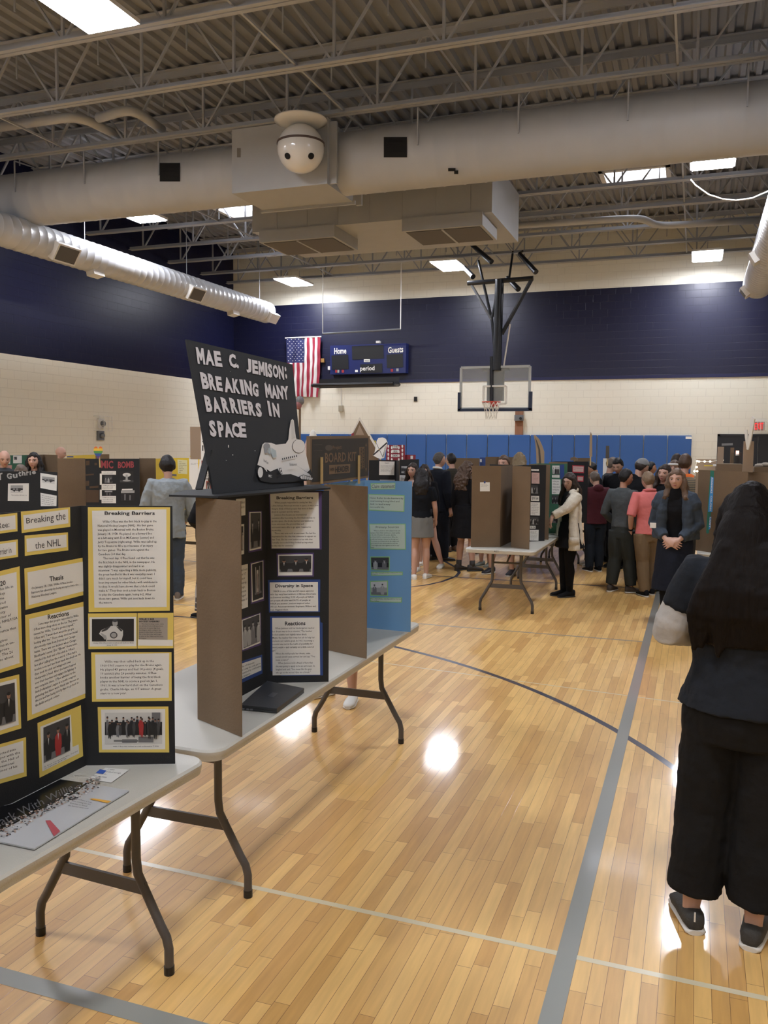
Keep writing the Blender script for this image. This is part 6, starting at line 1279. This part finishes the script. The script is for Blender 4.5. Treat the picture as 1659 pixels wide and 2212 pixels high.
person('person in a dark jacket with brown boots behind the long-haired person in the black dress',loc,150,h,fem=False,hair=HB,top=cloth('olive','2E2A22'),bot=BLACK,bw=.01,shoes=mat('boot_brown','4A3424',.7),boot=.14,vox=.008,eyes=False)
loc,h=at_Y(1090,12.1,983)
person('boy with brown hair behind the centre cardboard boards, legs showing under the table',loc,255,h,fem=False,hair=HBR,top=DGREY,bot=cloth('grey_shorts','5B5B58'),bhem=.22,bw=.014,shoes=mat('shoe_blackwhite','24242A',.7),sole=WSOLE,vox=.007,feet=((-.09,0),(.10,.02)))
loc,h=at_Y(1122,14.3,977)
person('child with long blonde hair behind the centre boards, back turned',loc,95,h,hair=HBL,hs='long',hlen=.76,top=DGREY,bot=JEANS,shoes=BLACK,vox=.009,eyes=False)
loc,h=at_Y(1052,12.75,1004)
person('person hidden by the noticeboard back, grey sneakers showing under the table',loc,250,min(h,1.45),hair=HBL,hs='bun',top=DGREY,bot=cloth('grey_shorts','5B5B58'),bhem=.24,shoes=mat('shoe_grey','7A8078',.8),sole=WSOLE,vox=.009)
# ---- left people
loc,h=at_foot(366,1296,985)
person('person in a pale grey-blue shirt and jeans seen from behind at left',loc,125,h,fem=False,hair=HB,full=1,top=cloth('pale_shirt','858C8F',vary=.06),hem=.44,loose=.03,slv=2,bot=JEANS,bhem=.03,bw=.018,shoes=mat('shoe_tan','6E6258',.8),sole=WSOLE,armL=((-.15,.0,.65),(-.09,.12,.60)),armR=((.165,.01,.63),(.13,.12,.555)),eyes=False,head=(.1,-.25,0),wide=.95,fold=.028,feet=((-.05,0),(.06,.02)),lean=(0,.03))
PL=mat('cloth_plaid','4A4846',.85); 
_n=PL.node_tree; _c=_n.nodes.new('ShaderNodeTexBrick'); _c.inputs['Scale'].default_value=1; _c.inputs['Brick Width'].default_value=.06; _c.inputs['Row Height'].default_value=.06; _c.inputs['Mortar Size'].default_value=.007; _c.offset=0
_tc=[x for x in _n.nodes if x.type=='TEX_COORD'][0]; _sp=_n.nodes.new('ShaderNodeSeparateXYZ'); _cb=_n.nodes.new('ShaderNodeCombineXYZ'); _n.links.new(_tc.outputs['Object'],_sp.inputs[0]); _n.links.new(_sp.outputs[0],_cb.inputs[0]); _n.links.new(_sp.outputs[2],_cb.inputs[1]); _n.links.new(_cb.outputs[0],_c.inputs['Vector'])
_c.inputs['Color1'].default_value=lin('35343A'); _c.inputs['Color2'].default_value=lin('55504E'); _c.inputs['Mortar'].default_value=lin('9A9894'); _n.links.new(_c.outputs['Color'],[x for x in _n.nodes if x.type=='BSDF_PRINCIPLED'][0].inputs['Base Color'])
loc,h=at_Y(468,7.9,1010)
person('person in plaid trousers and dark jacket, mostly hidden by the tall brown board wing',loc,150,min(h,1.62),hair=HDB,hs='bun',top=BLACK,hem=.56,loose=.02,bot=PL,bhem=.05,bw=.026,shoes=BLACK,vox=.008,eyes=False,armL=((-.19,-.03,.66),(-.10,.08,.62)),feet=((-.115,0),(.05,.02)),armR=((.15,0,.65),(.1,.1,.6)))
loc,h=at_Y(74,9.7,977)
person('person with long black hair looking over the boards at far left',loc,295,h,hair=HB,hs='long',hlen=.78,top=BLACK,bot=BLACK,shoes=BLACK,vox=.006,head=(0,0,0))
loc,h=at_Y(125,13.4,963)
person('bald person in profile behind the brown boards at left',loc,35,h,fem=False,hair=None,top=DGREY,bot=BLACK,shoes=BLACK,vox=.008,head=(0,-.25,0))
loc,h=at_Y(8,9.6,970)
person('bald person whose head just shows at the left edge of the photo',loc,320,h,fem=False,hair=None,top=DGREY,bot=BLACK,shoes=BLACK,vox=.008,head=(0,-.3,0))
loc,h=at_Y(42,8.3,1001)
person('person with grey-brown hair bent low behind the black song-writer board',loc,330,h,hair=HGY,hs='bun',top=BLACK,bot=BLACK,shoes=BLACK,vox=.007,head=(0,-.4,0))
p=onZ(741,1508)
person('person hidden behind the light blue board, white shoes showing under the table',(p.x,p.y),262,1.42,hair=HBL,hs='long',top=cloth('teal','3A5A5E'),bot=DGREY,kind='skirt',bhem=.34,waist=.57,shoes=WHITE,sole=WSOLE,feet=((-.085,.05),(.10,0)),toe=(.3,-.4),low=True)
EXPO=0.82
vs=SC.view_settings; vs.view_transform='Standard'; vs.look='None'; vs.gamma=1; vs.use_curve_mapping=False; vs.exposure=EXPO
w=bpy.data.worlds.new('world'); SC.world=w; w.use_nodes=True; w.node_tree.nodes['Background'].inputs[0].default_value=(.02,.02,.025,1)
SC.cycles.max_bounces=10; SC.cycles.diffuse_bounces=6; SC.cycles.use_denoising=True
bpy.context.view_layer.update()
